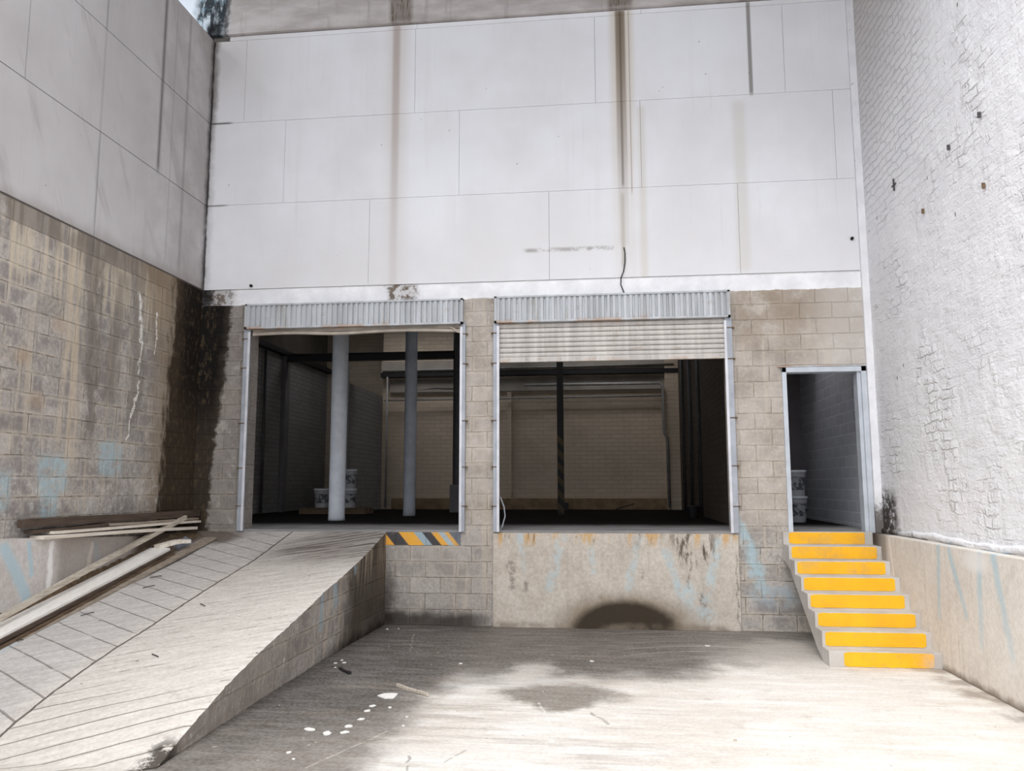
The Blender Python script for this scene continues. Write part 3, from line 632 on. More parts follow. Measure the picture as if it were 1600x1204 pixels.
M['in_dim'] = simple('dim_plaster', (112, 108, 110), .9, 0, .1, 3)
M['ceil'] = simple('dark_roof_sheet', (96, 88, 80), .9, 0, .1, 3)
def yellow_material(name, worn):
    g = G(name, .6, .35); n = g.noise(3, 5, .6); f = g.noise(22, 5, .7)
    c = g.mix(g.ss(n, .3, .7), L((252, 190, 34)), L((244, 178, 36)))
    c = g.layer(c, g.ss(f, .56, .72), L((206, 160, 92)), .5 if worn < 2 else .9)
    if worn == 2:   # almost rubbed off towards the wall
        c = g.mix(g.ss(g.m('ADD', g.x, g.m('MULTIPLY', g.m('SUBTRACT', g.noise(7, 6, .7), .5), .8)), .25, .75), c, L((206, 194, 178)))
    if worn == 1: c = g.layer(c, g.ss(g.noise(5, 6, .7, off=3), .45, .66), L((214, 168, 92)), .55)
    g.add_h(f); return g.done(c, .002)
M['yellow'] = yellow_material('yellow_step_paint', 0); M['yellow_worn'] = yellow_material('worn_yellow_step_paint', 1); M['yellow_rubbed'] = yellow_material('rubbed_yellow_step_paint', 2)

# ------------------------------------------------------------------ the yard: large structure
def struct(o, label=None, cat=None): o['kind'] = 'structure'; return tag(o, label, cat)

mb = MB(); mb.box(-.2, 9.0, -24, .0, -.3, 0); struct(mb.build('floor', M['floor']), 'worn concrete yard floor with dark damp patches below the loading dock', 'floor')

# back wall: masonry around three openings
mb = MB(); T = .28
for b in ((-1.2, .72, 1.17, 8.2), (3.68, 4.12, 1.17, 4.3), (7.08, 7.80, 1.17, 4.3), (8.70, 9.0, 1.17, 4.3)): mb.box(b[0], b[1], 0, T, b[2], b[3] if b[0] > 0 else 8.2)
mb.box(.72, 9.0, 0, T, 4.3, 8.2); mb.box(.72, 3.68, 0, T, 3.9, 4.3); mb.box(4.12, 7.08, 0, T, 3.9, 4.3); mb.box(7.80, 8.70, 0, T, 3.20, 4.3)
mb.box(-1.2, 9.0, 0, T, 0, 1.17)
wall_back = struct(mb.build('wall_back', M['block_back']), 'concrete block rear wall with two gate openings, a doorway and white panels above', 'wall')
# cement panels with real open joints
mb = MB(); gp = .002; yf, yb = -.022, -.004
def row(z0, z1, xs, gaps=None):
    for a, b in zip(xs, xs[1:]): mb.box(a + gp, b - gp, yf, yb, z0 + gp, z1 - gp)
row(4.46, 5.67, [-.0, 2.37, 4.83, 7.29, 8.765]); row(5.67, 6.88, [0, 1.13, 3.61, 6.06, 8.54, 8.765]); row(6.88, 8.12, [0, .51, 2.98, 5.47, 7.95, 8.765]); row(8.12, 8.185, [.25, 3.0, 6.1, 8.765])
mb.build('panel_cladding', M['panels'], wall_back)
mb = MB(); mb.box(0, 8.765, -.004, 0, 4.46, 8.19); mb.build('joint_backing', M['joint'], wall_back)
struct(MB().box(-1.2, 9.0, -.075, .28, 8.2, 9.4).build('trim_1', M['beam']), 'stained concrete beam above the white panels', 'beam')
struct(MB().box(8.765, 8.86, -.06, .0, 1.19, 9.35, .004).build('trim_2', M['pilaster']), 'narrow white pilaster in the right corner', 'pilaster')

struct(MB().box(-1.2, 9.2, -4.8, .28, 9.4, 9.55).build('added_shade_canopy', M['ceil']), 'added unseen overhang that shades the top of the rear wall', 'roof')  # unseen slab, added to darken the top of the rear wall
# stucco face of the dock under the second gate
mb = MB(); mb.box(4.08, 7.14, -.02, 0, 0, 1.165, .004); struct(mb.build('trim_3', M['dock']), 'stained stucco face of the loading dock under the half open gate', 'dock face')

# left wall: block below, panels above
struct(MB().box(-.28, 0, -14, 0, 0, 4.46).build('wall_left', M['block_left']), 'weathered concrete block wall on the left with a black mouldy corner', 'wall')
mb = MB(); g2 = .006
xsL = {0: [-14, -12.2, -9.75, -7.3, -4.85, -2.42, 0], 1: [-14, -13.4, -10.95, -8.5, -6.06, -3.6, -1.27, 0], 2: [-14, -12.2, -9.75, -7.3, -4.85, -3.6, -2.43, -1.27, 0]}
for k, (z0, z1) in enumerate(((4.47, 5.67), (5.67, 6.88), (6.88, 8.145))):
    for a, b in zip(xsL[k], xsL[k][1:]): mb.box(-.24, .012, a + g2, b - g2, z0 + g2 * .8, z1 - g2 * .8)
up_l = mb.build('wall_left_upper', M['panels_left']); struct(up_l, 'grey cement panel wall above the block wall on the left', 'wall')
MB().box(-.24, -.002, -14, 0, 4.46, 8.14).build('joint_backing', M['joint'], up_l)

# right wall
struct(MB().box(8.85, 9.15, -14, 0, 1.0, 13.5).build('wall_right', M['brick']), 'rough white painted brick wall on the right', 'wall')
# rolled plaster foot of the right wall
mb = MB(); mb.tube([(8.853, y, 1.225 + .012 * math.sin(y * 3.1) + .008 * math.sin(y * 11)) for y in [-.05 - k * .14 for k in range(99)]], .034, 10)
struct(mb.build('baseboard_right', M['brick'], smooth=True), 'rounded plaster roll along the foot of the white wall', 'plaster roll')
struct(MB().box(8.72, 9.1, -14, -.0, 0, 1.19, .012).build('kerb', M['kerb_r']), 'beige plastered kerb wall with pale blue streaks beside the yellow stairs', 'kerb')
mb = MB()
def kz(y): return 1.19 + (max(0, -1.4 - y)) * .05 if y > -3.6 else 1.30
mb.grid(lambda a, b: (.1 if b > .25 and b < .9 else (-.02 if b >= .9 else .1), -14 + 14 * a, [0, kz(-14 + 14 * a), kz(-14 + 14 * a) - 0, kz(-14 + 14 * a)][min(3, int(b * 3 + .01))] if b > .01 else 0), 60, 3)
struct(mb.build('kerb', M['kerb_l']), 'pale plastered kerb along the left wall beside the timber', 'kerb')

# ------------------------------------------------------------------ ramp
PR = [(0.02, 1.175), (-.4, 1.075), (-1.15, .905), (-2.3, .705), (-2.87, .59), (-3.4, .49), (-3.85, .41), (-4.3, .31), (-4.76, .19), (-5.08, .085), (-5.33, 0.0), (-6, -.1)]
def rz(y):
    for (a, za), (b, zb) in zip(PR, PR[1:]):
        if y >= b: return zb + (za - zb) * max(0, min(1, (y - b) / (a - b)))
    return -.1
RX = 2.675
ramp = empty('concrete_ramp', (1.4, -2.6, 0)); tag(ramp, 'grooved concrete ramp rising to the left gate beside the block wall', 'ramp'); ramp['kind'] = 'structure'
mb = MB()
def rtop(a, b):
    y = (.0 - 5.36 * b / .66) if b < .66 else -5.36 - 3 * (b - .66) / .34; x = .1 + (RX - .1) * a
    if b >= .66: x = .1 + (RX - .06 - .1) * a
    z = max(rz(y), .004) + .004 * mn.noise(Vector((x * 2, y * 2, 0)))
    if a > .999: x += .008 * mn.noise(Vector((y * 2, 3, 0))) + .01 * mn.noise(Vector((y * 17, 1, 0))); z -= .008 + .006 * mn.noise(Vector((y * 9, 7, 0)))
    return (x, y, z)
mb.grid(rtop, 64, 200); part(mb, 'ramp_deck', M['ramp'], ramp, True)
mb = MB()
def rside(a, b):
    y = .0 - 5.36 * a; zt = rtop(1, a * .6599)[2]; x = rtop(1, a * .6599)[0]
    bow = -.05 * math.sin(math.pi * min(1, a)) ; q = 1 - b
    return (x + bow * q + .006 * mn.noise(Vector((y * 4, q * 5, 2))), y, zt * b - .01 * q)
mb.grid(rside, 150, 14); part(mb, 'ramp_side', M['block_ramp'], ramp, True)
# dirt bank in the corner behind the planks
mb = MB(); mb.grid(lambda a, b: (.1 + .14 * b, -.15 - 3.9 * a, rz(-.15 - 3.9 * a) + .002 + (1 - b) ** 1.5 * (.15 + .03 * mn.noise(Vector((a * 40, b * 4, 0)))) * min(1, a * 8 + .2)), 120, 8)
tag(mb.build('dirt_bank', M['dirt'], smooth=True), 'brown dirt and wood scraps heaped along the left kerb behind the planks', 'dirt', kind='stuff')

# ------------------------------------------------------------------ stairs
ST_Y = [-.05, -.34, -.60, -.88, -1.14, -1.42, -1.67, -1.90]; ST_Z = [1.2, 1.05, .9, .75, .6, .45, .3, .15]
st = empty('concrete_stairs', (8.2, -1, 0)); tag(st, 'eight concrete steps with yellow painted risers below the small doorway', 'stairs')
for k in range(8):
    y1 = .0 if k == 0 else ST_Y[k - 1]
    x0 = 7.668; x1 = 8.72
    sf = lambda yy: min(.85, max(0.0, .62 + (yy + .6) * .62))      # underside of the sloping flight
    pr = [(ST_Y[k], ST_Z[k]), (y1 - .001, ST_Z[k]), (y1 - .001, sf(y1)), (ST_Y[k], sf(ST_Y[k]))]
    if k == 7: pr = [(ST_Y[k], ST_Z[k]), (y1 - .001, ST_Z[k]), (y1 - .001, 0), (ST_Y[k] + .0, 0)]
    mb = MB(); A_ = [mb.bm.verts.new((x0, a_, b_)) for a_, b_ in pr]; B_ = [mb.bm.verts.new((x1, a_, b_)) for a_, b_ in pr]
    mb.bm.faces.new(A_); mb.bm.faces.new(B_[::-1])
    for i_ in range(4): mb.bm.faces.new((A_[i_], B_[i_], B_[(i_ + 1) % 4], A_[(i_ + 1) % 4]))
    bmesh.ops.bevel(mb.bm, geom=list(mb.bm.edges), offset=.005, segments=2, affect='EDGES', profile=.6)
    stp = part(mb, 'step', M['conc'], st)
    mb = MB(); n = 26; xa, xb = x0 + (.03 if k < 7 else .14), 8.665 - (.0 if k < 7 else .02); zb_ = ST_Z[k] - .15 + .006; zt_ = ST_Z[k] - .007
    if k == 0: xa += .04; xb -= .04
    outl = []
    for i in range(n + 1):
        f = i / n; outl.append((xa + (xb - xa) * f, zb_ + .004 * mn.noise(Vector((f * 14, k, 0)))))
    for i in range(n + 1):
        f = 1 - i / n; outl.append((xa + (xb - xa) * f + (.01 if 0 < i < n else 0), zt_ + .004 * mn.noise(Vector((f * 14, k + 20, 0)))))
    for i, (px_, pz_) in enumerate(outl):
        e = min(px_ - xa, xb - px_)
        if e < .02: outl[i] = (px_, pz_ + (.012 if pz_ < ST_Z[k] - .07 else -.012))
    vs = [mb.bm.verts.new((px_, ST_Y[k] - .004, pz_)) for px_, pz_ in outl]; vb = [mb.bm.verts.new((px_, ST_Y[k] + .001, pz_)) for px_, pz_ in outl]
    mb.bm.faces.new(vs)
    for i in range(len(vs)): mb.bm.faces.new((vs[i], vs[(i + 1) % len(vs)], vb[(i + 1) % len(vs)], vb[i]))
    for v in mb.bm.verts: v.co -= st.location
    o = mb.build('riser_paint', M['yellow_rubbed'] if k == 7 else M['yellow_worn'] if k < 3 else M['yellow'], stp)
    o['label'] = 'rubbed off yellow paint' if k == 7 else 'yellow painted riser'

# ------------------------------------------------------------------ gates
def ribbed(mb, x0, x1, z0, z1, y, pitch=.072, depth=.026):
    pts = []; x = x0
    while x < x1 - .001:
        for dx, dy in ((0, 0), (.52, 0), (.6, depth), (.92, depth), (1.0, 0)):
            q = min(x1, x + pitch * dx); pts.append((q, y + dy))
        x += pitch
    v0 = [mb.bm.verts.new((a, b, z0)) for a, b in pts]; v1 = [mb.bm.verts.new((a, b, z1)) for a, b in pts]
    for i in range(len(pts) - 1):
        if (pts[i + 1][0] - pts[i][0]) + abs(pts[i + 1][1] - pts[i][1]) > 1e-4: mb.bm.faces.new((v0[i], v0[i + 1], v1[i + 1], v1[i]))
def hood(root, x0, x1, z0, z1, mid=None):
    yb = -.09
    mb = MB(); ribbed(mb, x0 + .03, x1 - .03, z0 + .02, z1 - .02, yb); part(mb, 'hood_panel', M['galv'], root)
    mb = MB(); mb.box(x0, x1, yb - .012, -.001, z0, z0 + .025); mb.box(x0, x1, yb - .012, -.001, z1 - .022, z1)
    mb.box(x0, x0 + .03, yb - .012, -.001, z0, z1); mb.box(x1 - .03, x1, yb - .012, -.001, z0, z1)
    if mid: mb.box(mid - .012, mid + .012, yb - .008, yb + .01, z0, z1)
    part(mb, 'hood_frame', M['galv'], root)
def rail(root, x0, x1, z1, inner):
    mb = MB(); mb.box(x0, x1, -.05, .0, 1.18, z1, .003); r = part(mb, 'guide_rail', M['rail2'], root)
    xi = (x1 - .022, x1 + .012) if inner > 0 else (x0 - .012, x0 + .022)
    mb = MB(); mb.box(xi[0], xi[1], -.062, -.05, 1.18, z1 - .05, .002)
    for v in mb.bm.verts: v.co -= root.location
    mb.build('rail_lip', M['rail'], r)
    mb = MB()
    for zz in (3.75, 3.35, 2.6, 2.0, 1.5): mb.box(x0 - .03 if inner > 0 else x0, x1 if inner > 0 else x1 + .03, -.058, -.0, zz, zz + .012)
    for v in mb.bm.verts: v.co -= root.location
    mb.build('bracket', M['rust'], r)
d1 = empty('door_1', (2.18, -.03, 1.2)); struct(d1, 'fully raised roller shutter gate at the top of the ramp', 'gate')
hood(d1, .675, 3.685, 3.885, 4.225); rail(d1, .655, .735, 3.9, 1); rail(d1, 3.655, 3.715, 3.9, -1)
mb = MB(); mb.tube([(.76 + 2.88 * i / 20, .0 + .006 * math.sin(i), 3.825 + .012 * math.sin(i * .55)) for i in range(21)], .024, 10)
mb.box(.74, 3.65, .03, .05, 3.85, 3.99); bb = part(mb, 'bottom_bar', M['bar'], d1)
mb = MB(); mb.tube([(3.50, -.03, 3.86), (3.56, -.035, 3.83), (3.6, -.03, 3.79), (3.66, -.03, 3.775)], .012, 8); part(mb, 'latch', M['bar'], d1)
d2 = empty('door_2', (5.6, -.03, 1.2)); struct(d2, 'roller shutter gate lowered a little way over the right dock opening', 'gate')
hood(d2, 4.105, 7.13, 3.885, 4.235, 5.6); rail(d2, 4.085, 4.155, 3.9, 1); rail(d2, 7.06, 7.15, 3.9, -1)
# slatted curtain
mb = MB(); z0, z1, ns = 3.43, 3.95, 8; prof = []
for k in range(ns):
    h = (z1 - z0) / ns; za = z0 + k * h
    for f, dy in ((0, .02), (.06, .0), (.25, -.01), (.55, -.013), (.8, -.01), (.92, .0), (.99, .02)): prof.append((dy, za + h * f))
va = [mb.bm.verts.new((4.15, y - .012, z)) for y, z in prof]; vb = [mb.bm.verts.new((7.07, y - .012, z)) for y, z in prof]
for i in range(len(prof) - 1): mb.bm.faces.new((va[i], vb[i], vb[i + 1], va[i + 1]))
cur = part(mb, 'slat_curtain', M['slat'], d2, False)
mb = MB(); mb.box(4.15, 7.07, -.035, .015, 3.365, 3.432, .006)
for i in range(13): mb.box(4.28 + i * .226, 4.30 + i * .226, -.045, -.03, 3.40, 3.43)
part(mb, 'bottom_bar', M['slat'], d2)
mb = MB(); mb.tube([(4.17, .02, 1.62), (4.22, .0, 1.5), (4.235, .0, 1.38), (4.2, -.01, 1.25), (4.16, -.02, 1.19)], .008, 8); part(mb, 'rope_loop', M['rail2'], d2)
# small doorway frame
d3 = empty('door_3', (8.25, 0, 1.2)); struct(d3, 'open doorway with a pale grey metal frame above the yellow steps', 'door')
mb = MB()
mb.box(7.745, 7.80, -.03, .14, 1.19, 3.235, .004); mb.box(8.70, 8.762, -.03, .14, 1.19, 3.235, .004); mb.box(7.745, 8.762, -.03, .14, 3.17, 3.235, .004)
part(mb, 'door_frame', M['frame'], d3)
mb = MB(); mb.box(8.655, 8.70, .0, .16, 1.2, 3.17, .004); mb.box(7.80, 7.815, .05, .14, 1.2, 3.17); part(mb, 'door_stop', M['frame'], d3)
mb = MB(); mb.box(7.70, 8.79, -.034, 0, 3.238, 3.252); part(mb, 'drip_edge', M['galv'], d3)

# ------------------------------------------------------------------ warehouse interior
def S(name, mb, mat, label=None, cat=None): return struct(mb.build(name, mat), label, cat)
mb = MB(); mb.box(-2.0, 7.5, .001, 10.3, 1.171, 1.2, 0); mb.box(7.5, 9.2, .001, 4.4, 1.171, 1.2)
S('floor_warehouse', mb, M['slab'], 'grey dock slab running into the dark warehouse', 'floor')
S('wall_warehouse_left', MB().box(-1.95, -1.7, .28, 10.3, 1.2, 4.7), M['in_left'], 'grey painted brick wall inside the warehouse on the left', 'wall')
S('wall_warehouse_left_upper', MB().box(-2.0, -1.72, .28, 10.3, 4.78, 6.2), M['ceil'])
S('wall_partition', MB().box(-.12, 0, 6.5, 10.2, 1.2, 4.0), M['in_left'], 'stub wall inside the warehouse beside the passage', 'wall')
S('wall_warehouse_back', MB().box(-2, 7.5, 9.9, 10.1, 1.2, 6.2).box(.0, 7.45, 9.2, 9.4, 1.2, 6.2), M['in_back'], 'cream painted brick wall at the far end of the warehouse', 'wall')
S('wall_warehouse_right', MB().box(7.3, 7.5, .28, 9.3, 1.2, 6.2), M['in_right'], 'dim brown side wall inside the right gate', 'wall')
S('baseboard_warehouse', MB().box(.3, 6.98, 9.08, 9.2, 1.2, 1.47, .01), M['in_plinth'], 'brown plinth at the foot of the far warehouse wall', 'plinth')
mb = MB(); zc = 6.2   # roof with openings added to let daylight into the interior
for a, b, c_, d_ in ((-2, 7.5, .2, 3.5), (-2, 7.5, 4.5, 7.2), (-2, 7.5, 8.2, 10.3), (-2, 4.0, 3.5, 4.5), (6.2, 7.5, 3.5, 4.5), (-2, -.6, 7.2, 8.2), (2.0, 3.8, 7.2, 8.2), (6.6, 7.5, 7.2, 8.2)):
    mb.box(a, b, c_, d_, zc, zc + .12)
S('ceiling', mb, M['ceil'], 'dark warehouse roof', 'ceiling')
# beams
mb = MB(); mb.box(-1.7, 7.3, 6.92, 7.08, 4.57, 4.60); mb.box(-1.7, 7.3, 6.98, 7.02, 4.60, 4.71); mb.box(-1.7, 7.3, 6.92, 7.08, 4.71, 4.74)
S('beam_1', mb, M['steel_dark'], 'dark steel beam under the warehouse roof near the columns', 'beam')
S('beam_2', MB().box(0, 7.3, 9.02, 9.2, 4.58, 4.86, .01), M['in_grey'], 'pale concrete beam on the far warehouse wall', 'beam')
S('beam_3', MB().box(0, 7.3, 8.98, 9.2, 4.46, 4.56), M['steel_dark'], 'dark steel channel below the pale beam on the far wall', 'beam')
S('beam_4', MB().box(.2, 7.0, 9.12, 9.2, 4.08, 4.40, .01), M['in_grey'], 'grey lintel band low on the far warehouse wall', 'beam')
S('beam_5', MB().box(-1.7, -1.55, .28, 10.3, 4.70, 4.80), M['steel_dark'], 'dark ledge along the top of the left inner wall', 'beam')
S('pilaster', MB().box(3.17, 3.27, 9.1, 9.2, 1.2, 4.05).box(6.98, 7.3, 9.0, 9.2, 1.2, 4.9), M['in_back'], 'cream pilasters on the far warehouse wall', 'pilaster')
S('trim_4', MB().box(-1.72, -1.6, 6.9, 7.15, 1.2, 4.7), M['in_dim'], 'narrow pier on the left inner wall', 'pier')
def pipe(name, pts, r, mat, label):
    o = MB().tube(pts, r, 8).build(name, M[mat], smooth=True); return tag(o, label, 'pipe')
pipe('water_pipe', [(.1, 9.0, 3.88), (6.9, 9.02, 3.9)], .022, 'pipe', 'thin pale pipe running level across the far warehouse wall')
pipe('water_pipe', [(3.6, 8.95, 4.2), (6.85, 8.95, 4.2), (6.93, 8.95, 4.1), (6.93, 8.95, 3.0), (7.0, 8.97, 2.9), (7.02, 8.97, 1.25)], .035, 'pipe', 'grey pipe bending down the right end of the far wall')
pipe('water_pipe', [(.2, 8.9, 1.25), (.2, 8.9, 4.45)], .025, 'pipe', 'thin upright pipe where the stub wall meets the far wall')
pipe('water_pipe', [(.0, 6.46, 1.22), (.0, 6.46, 4.1), (.0, 6.46, 4.35)], .03, 'pipe', 'upright pipe at the near end of the inner stub wall')
pipe('water_pipe', [(2.0, 8.9, 4.12), (1.4, 8.9, 4.15), (.9, 8.9, 4.1), (.9, 8.9, 1.2)], .02, 'pipe_dark', 'bent conduit on the far wall between the first two columns')
pipe('water_pipe', [(-1.64, 5.9, 1.22), (-1.64, 5.9, 4.65)], .035, 'pipe_dark', 'dark upright pipe on the left inner wall')
pipe('water_pipe', [(.05, 8.99, 4.62), (7.2, 8.99, 4.66)], .022, 'pipe', 'thin pipe hung in front of the pale beam')
for y_, l_ in ((7.6, 'first upright conduit on the dim right inner wall from the far corner'), (6.2, 'second upright conduit on the dim right inner wall from the far corner'), (4.7, 'upright conduit on the dim right inner wall nearest the gate')):
    pipe('conduit', [(7.25, y_, 1.22), (7.25, y_, 5.6)], .035, 'pipe_dark', l_)
def column(x, y, r, label, mat='column', pedestal=False):
    if pedestal:
        root = empty('round_column', (x, y, 1.2)); tag(root, label, 'column')
        part(MB().lathe([(r, 0.58), (r, 4.9)], (x, y, 1.2)), 'shaft', M[mat], root, False)
        part(MB().box(x - .14, x + .14, y - .14, y + .14, 1.2, 1.79, .01), 'pedestal', M['in_dim'], root)
        return root
    o = MB().lathe([(r * 1.03, 0), (r, .06), (r, 4.98)], (0, 0, 0), 40).build('round_column', M[mat], smooth=False); o.location = (x, y, 1.2)
    for p in o.data.polygons: p.use_smooth = len(p.vertices) == 4
    return tag(o, label, 'column')
column(1.06, 2.78, .135, 'light grey round column nearest the left gate')
column(1.79, 4.85, .118, 'mid grey round column seen in the middle of the left gate', 'column2')
column(2.32, 7.0, .1, 'dark round column on a square pedestal at the right of the left gate', 'pipe_dark', True)
def stripe_material():
    g = G('black_yellow_post', .6, .3); k = g.m('PINGPONG', g.m('DIVIDE', g.m('ADD', g.z, g.x), .26), .5)
    c = g.mix(g.m('MULTIPLY', g.ss(k, .24, .26), g.ss(g.z, 1.6, 1.5)), L((30, 28, 28)), L((70, 58, 34)))
    return g.done(c)
M['post'] = stripe_material()
o = MB().box(-.062, .062, -.062, .062, 0, 4.95, .004).build('steel_post', M['post']); o.location = (4.67, 5.3, 1.2)
tag(o, 'slim black steel post with dull yellow stripes behind the right gate', 'post')

# small doorway room
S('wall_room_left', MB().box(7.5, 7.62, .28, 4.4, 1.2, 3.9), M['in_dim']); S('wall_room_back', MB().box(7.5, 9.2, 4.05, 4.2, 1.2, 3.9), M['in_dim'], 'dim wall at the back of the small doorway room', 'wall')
S('wall_room_right', MB().box(8.93, 9.1, .28, 4.2, 1.2, 3.9), M['in_door'], 'grey painted brick wall with pale joints inside the small doorway', 'wall'); S('ceiling_room', MB().box(7.5, 9.2, .28, 1.2, 3.8, 3.95).box(7.5, 9.2, 2.9, 4.4, 3.8, 3.95), M['ceil'])  # ceiling gap added to bring more daylight into the small room

# ------------------------------------------------------------------ paint buckets and floor scraps inside
def bucket_material():
    g = G('paint_bucket_plastic', .5, .3); n = g.noise(9, 4, .6)
    c = g.mix(g.ss(g.m('ABSOLUTE', g.m('SUBTRACT', g.z, .19)), .09, .1), g.mix(g.ss(n, .45, .55), L((92, 92, 98)), L((166, 166, 170))), L((176, 176, 180)))
    return g.done(c)
M['bucket'] = bucket_material()
def make_bucket():
    t = empty('paint_bucket')
    MB().lathe([(.125, 0), (.13, .01), (.15, .3), (.158, .305), (.158, .33), (.15, .335), (.152, .355), (.158, .36), (.157, .375)]).build('body', M['bucket'], t, False)
    MB().lathe([(.162, .365), (.165, .372), (.165, .392), (.155, .397), (.05, .392)]).build('lid', M['column'], t, False)
    MB().tube([(-.16, -.02, .33)] + [(-.16 + .32 * i / 10, -.165 * math.sin(math.pi * i / 10) - .01, .33 - .19 * math.sin(math.pi * i / 10)) for i in range(1, 10)] + [(.16, -.02, .33)], .004, 6).build('handle', M['steel_dark'], t)
    return t
def copy_tree(o, par=None):
    c = o.copy(); sc.collection.objects.link(c); c.parent = par
    for ch in o.children: copy_tree(ch, c)
    return c
b0 = make_bucket(); first = True
for (x, y, z, r, lab, gp_) in ((.19, 6.1, 1.32, .3, 'lower paint bucket on the pallet right of the near round column', 'buckets in the left gate'),
                          (.2, 6.08, 1.718, 1.2, 'upper paint bucket stacked right of the near round column', 'buckets in the left gate'),
                          (-.42, 6.15, 1.32, 2.0, 'paint bucket half hidden left of the near round column', 'buckets in the left gate'),
                          (8.45, 2.6, 1.2, .5, 'bottom paint bucket inside the small doorway', 'buckets in the small doorway'),
                          (8.45, 2.61, 1.598, 2.2, 'top paint bucket stacked inside the small doorway', 'buckets in the small doorway')):
    b = b0 if first else copy_tree(b0); first = False
    b.location = (x, y, z); b.rotation_euler.z = r; tag(b, lab, 'bucket', gp_)
pal = empty('pallet', (-.1, 6.12, 1.2)); tag(pal, 'low wooden pallet under the paint buckets in the left gate', 'pallet')
for k in range(6): part(MB().box(-.75 + k * .24, -.57 + k * .24, 5.72, 6.40, 1.3, 1.32), 'deck_board', M['wood_brown'], pal)
for yy in (5.74, 6.02, 6.30): part(MB().box(-.75, .65, yy, yy + .08, 1.2, 1.3), 'stringer', M['wood_brown'], pal)
tag(MB().box(4.5, 4.68, 8.2, 8.38, 1.2, 1.38, .01).build('box', M['steel_dark']), 'small black box on the warehouse floor right of the post', 'box')
tag(MB().plank((5.75, 8.2, 1.23), (6.15, 8.1, 1.36), .1, .03).build('scrap_board', M['wood_dark']), 'tilted dark scrap of board on the warehouse floor', 'board')
tag(MB().lathe([(.1, 0), (.13, .2), (.12, .21)], (0, 0, 0)).build('bin', M['steel_dark']), 'dark pail in the shadows at the foot of the right inner wall', 'pail').location = (7.05, 4.2, 1.2)

# ------------------------------------------------------------------ timber on the kerb and the ramp
def board(name, p0, p1, w, t, mat, label, group=None, roll=0.0, wob=.004, seed=0, taper=1.0, cat='plank'):
    o = MB().plank(p0, p1, w, t, roll, 18, wob, seed, taper).build(name, M[mat]); return tag(o, label, cat, group)
KG = 'boards stacked on the left kerb'; RG = 'boards stacked down the ramp'
board('timber_beam', (.085, -3.3, 1.415), (.10, -.06, 1.415), .085, .08, 'wood_dark', 'dark square timber lying topmost on the left kerb stack', KG, seed=1, cat='timber')
board('timber_board', (.09, -3.2, 1.335), (.1, -2.05, 1.352), .10, .035, 'wood_dark', 'short dark board under the left end of the square timber', KG, seed=2)
board('timber_board', (.10, -2.03, 1.352), (.10, -.1, 1.338), .11, .028, 'wood_grey', 'grey board directly under the square timber towards the corner', KG, seed=3)
board('timber_board', (.12, -2.98, 1.322), (.11, -.09, 1.302), .13, .028, 'wood_pale', 'upper pale board of the kerb stack', KG, seed=4)
board('timber_board', (.12, -3.12, 1.285), (.12, -.2, 1.225), .15, .035, 'wood_pale', 'lowest pale board of the kerb stack', KG, seed=5)
board('raw_pole', (.22, -4.25, .47), (.16, -.46, 1.38), .045, .04, 'wood_stick', 'long raw wooden pole leaning from the ramp onto the kerb stack', None, seed=6, taper=1.3, wob=.01, cat='pole')
def on(y, h): return rz(y) + h
board('timber_board', (.27, -4.9, on(-4.9, .118)), (.26, -1.2, on(-1.2, .135)), .25, .03, 'wood_white', 'wide whitewashed plank on top of the ramp stack', RG, seed=7, wob=.006)
board('timber_board', (.285, -4.7, on(-4.7, .083)), (.28, -1.08, on(-1.08, .098)), .25, .034, 'wood_dark', 'dark board right under the whitewashed plank', RG, seed=8)
board('timber_board', (.31, -4.8, on(-4.8, .047)), (.31, -1.15, on(-1.15, .06)), .24, .03, 'wood_brown', 'brown board third from the top of the ramp stack', RG, seed=9)
board('timber_board', (.36, -4.6, on(-4.6, .014)), (.46, -.36, on(-.36, .018)), .17, .024, 'wood_grey', 'long grey board lowest on the ramp reaching nearest the gate', RG, seed=10)
board('timber_offcut', (.24, -1.22, on(-1.22, .175)), (.42, -.86, on(-.86, .13)), .12, .045, 'wood_pale', 'short split offcut lying across the upper end of the ramp stack', None, seed=11, wob=.012, cat='offcut')
# crumpled dark rag by the offcut
mb = MB(); mb.grid(lambda a, b: (.16 + .24 * a, -.82 + .26 * b, rz(-.82 + .26 * b) + .015 + .11 * max(0, math.sin(math.pi * a) * math.sin(math.pi * b)) + .03 * mn.noise(Vector((a * 5, b * 5, 1)))), 16, 16)
tag(mb.build('rag', simple('blue_grey_rag', (112, 116, 126), .9, 0, .3, 10), smooth=True), 'crumpled blue grey rag behind the offcut near the kerb stack', 'rag')

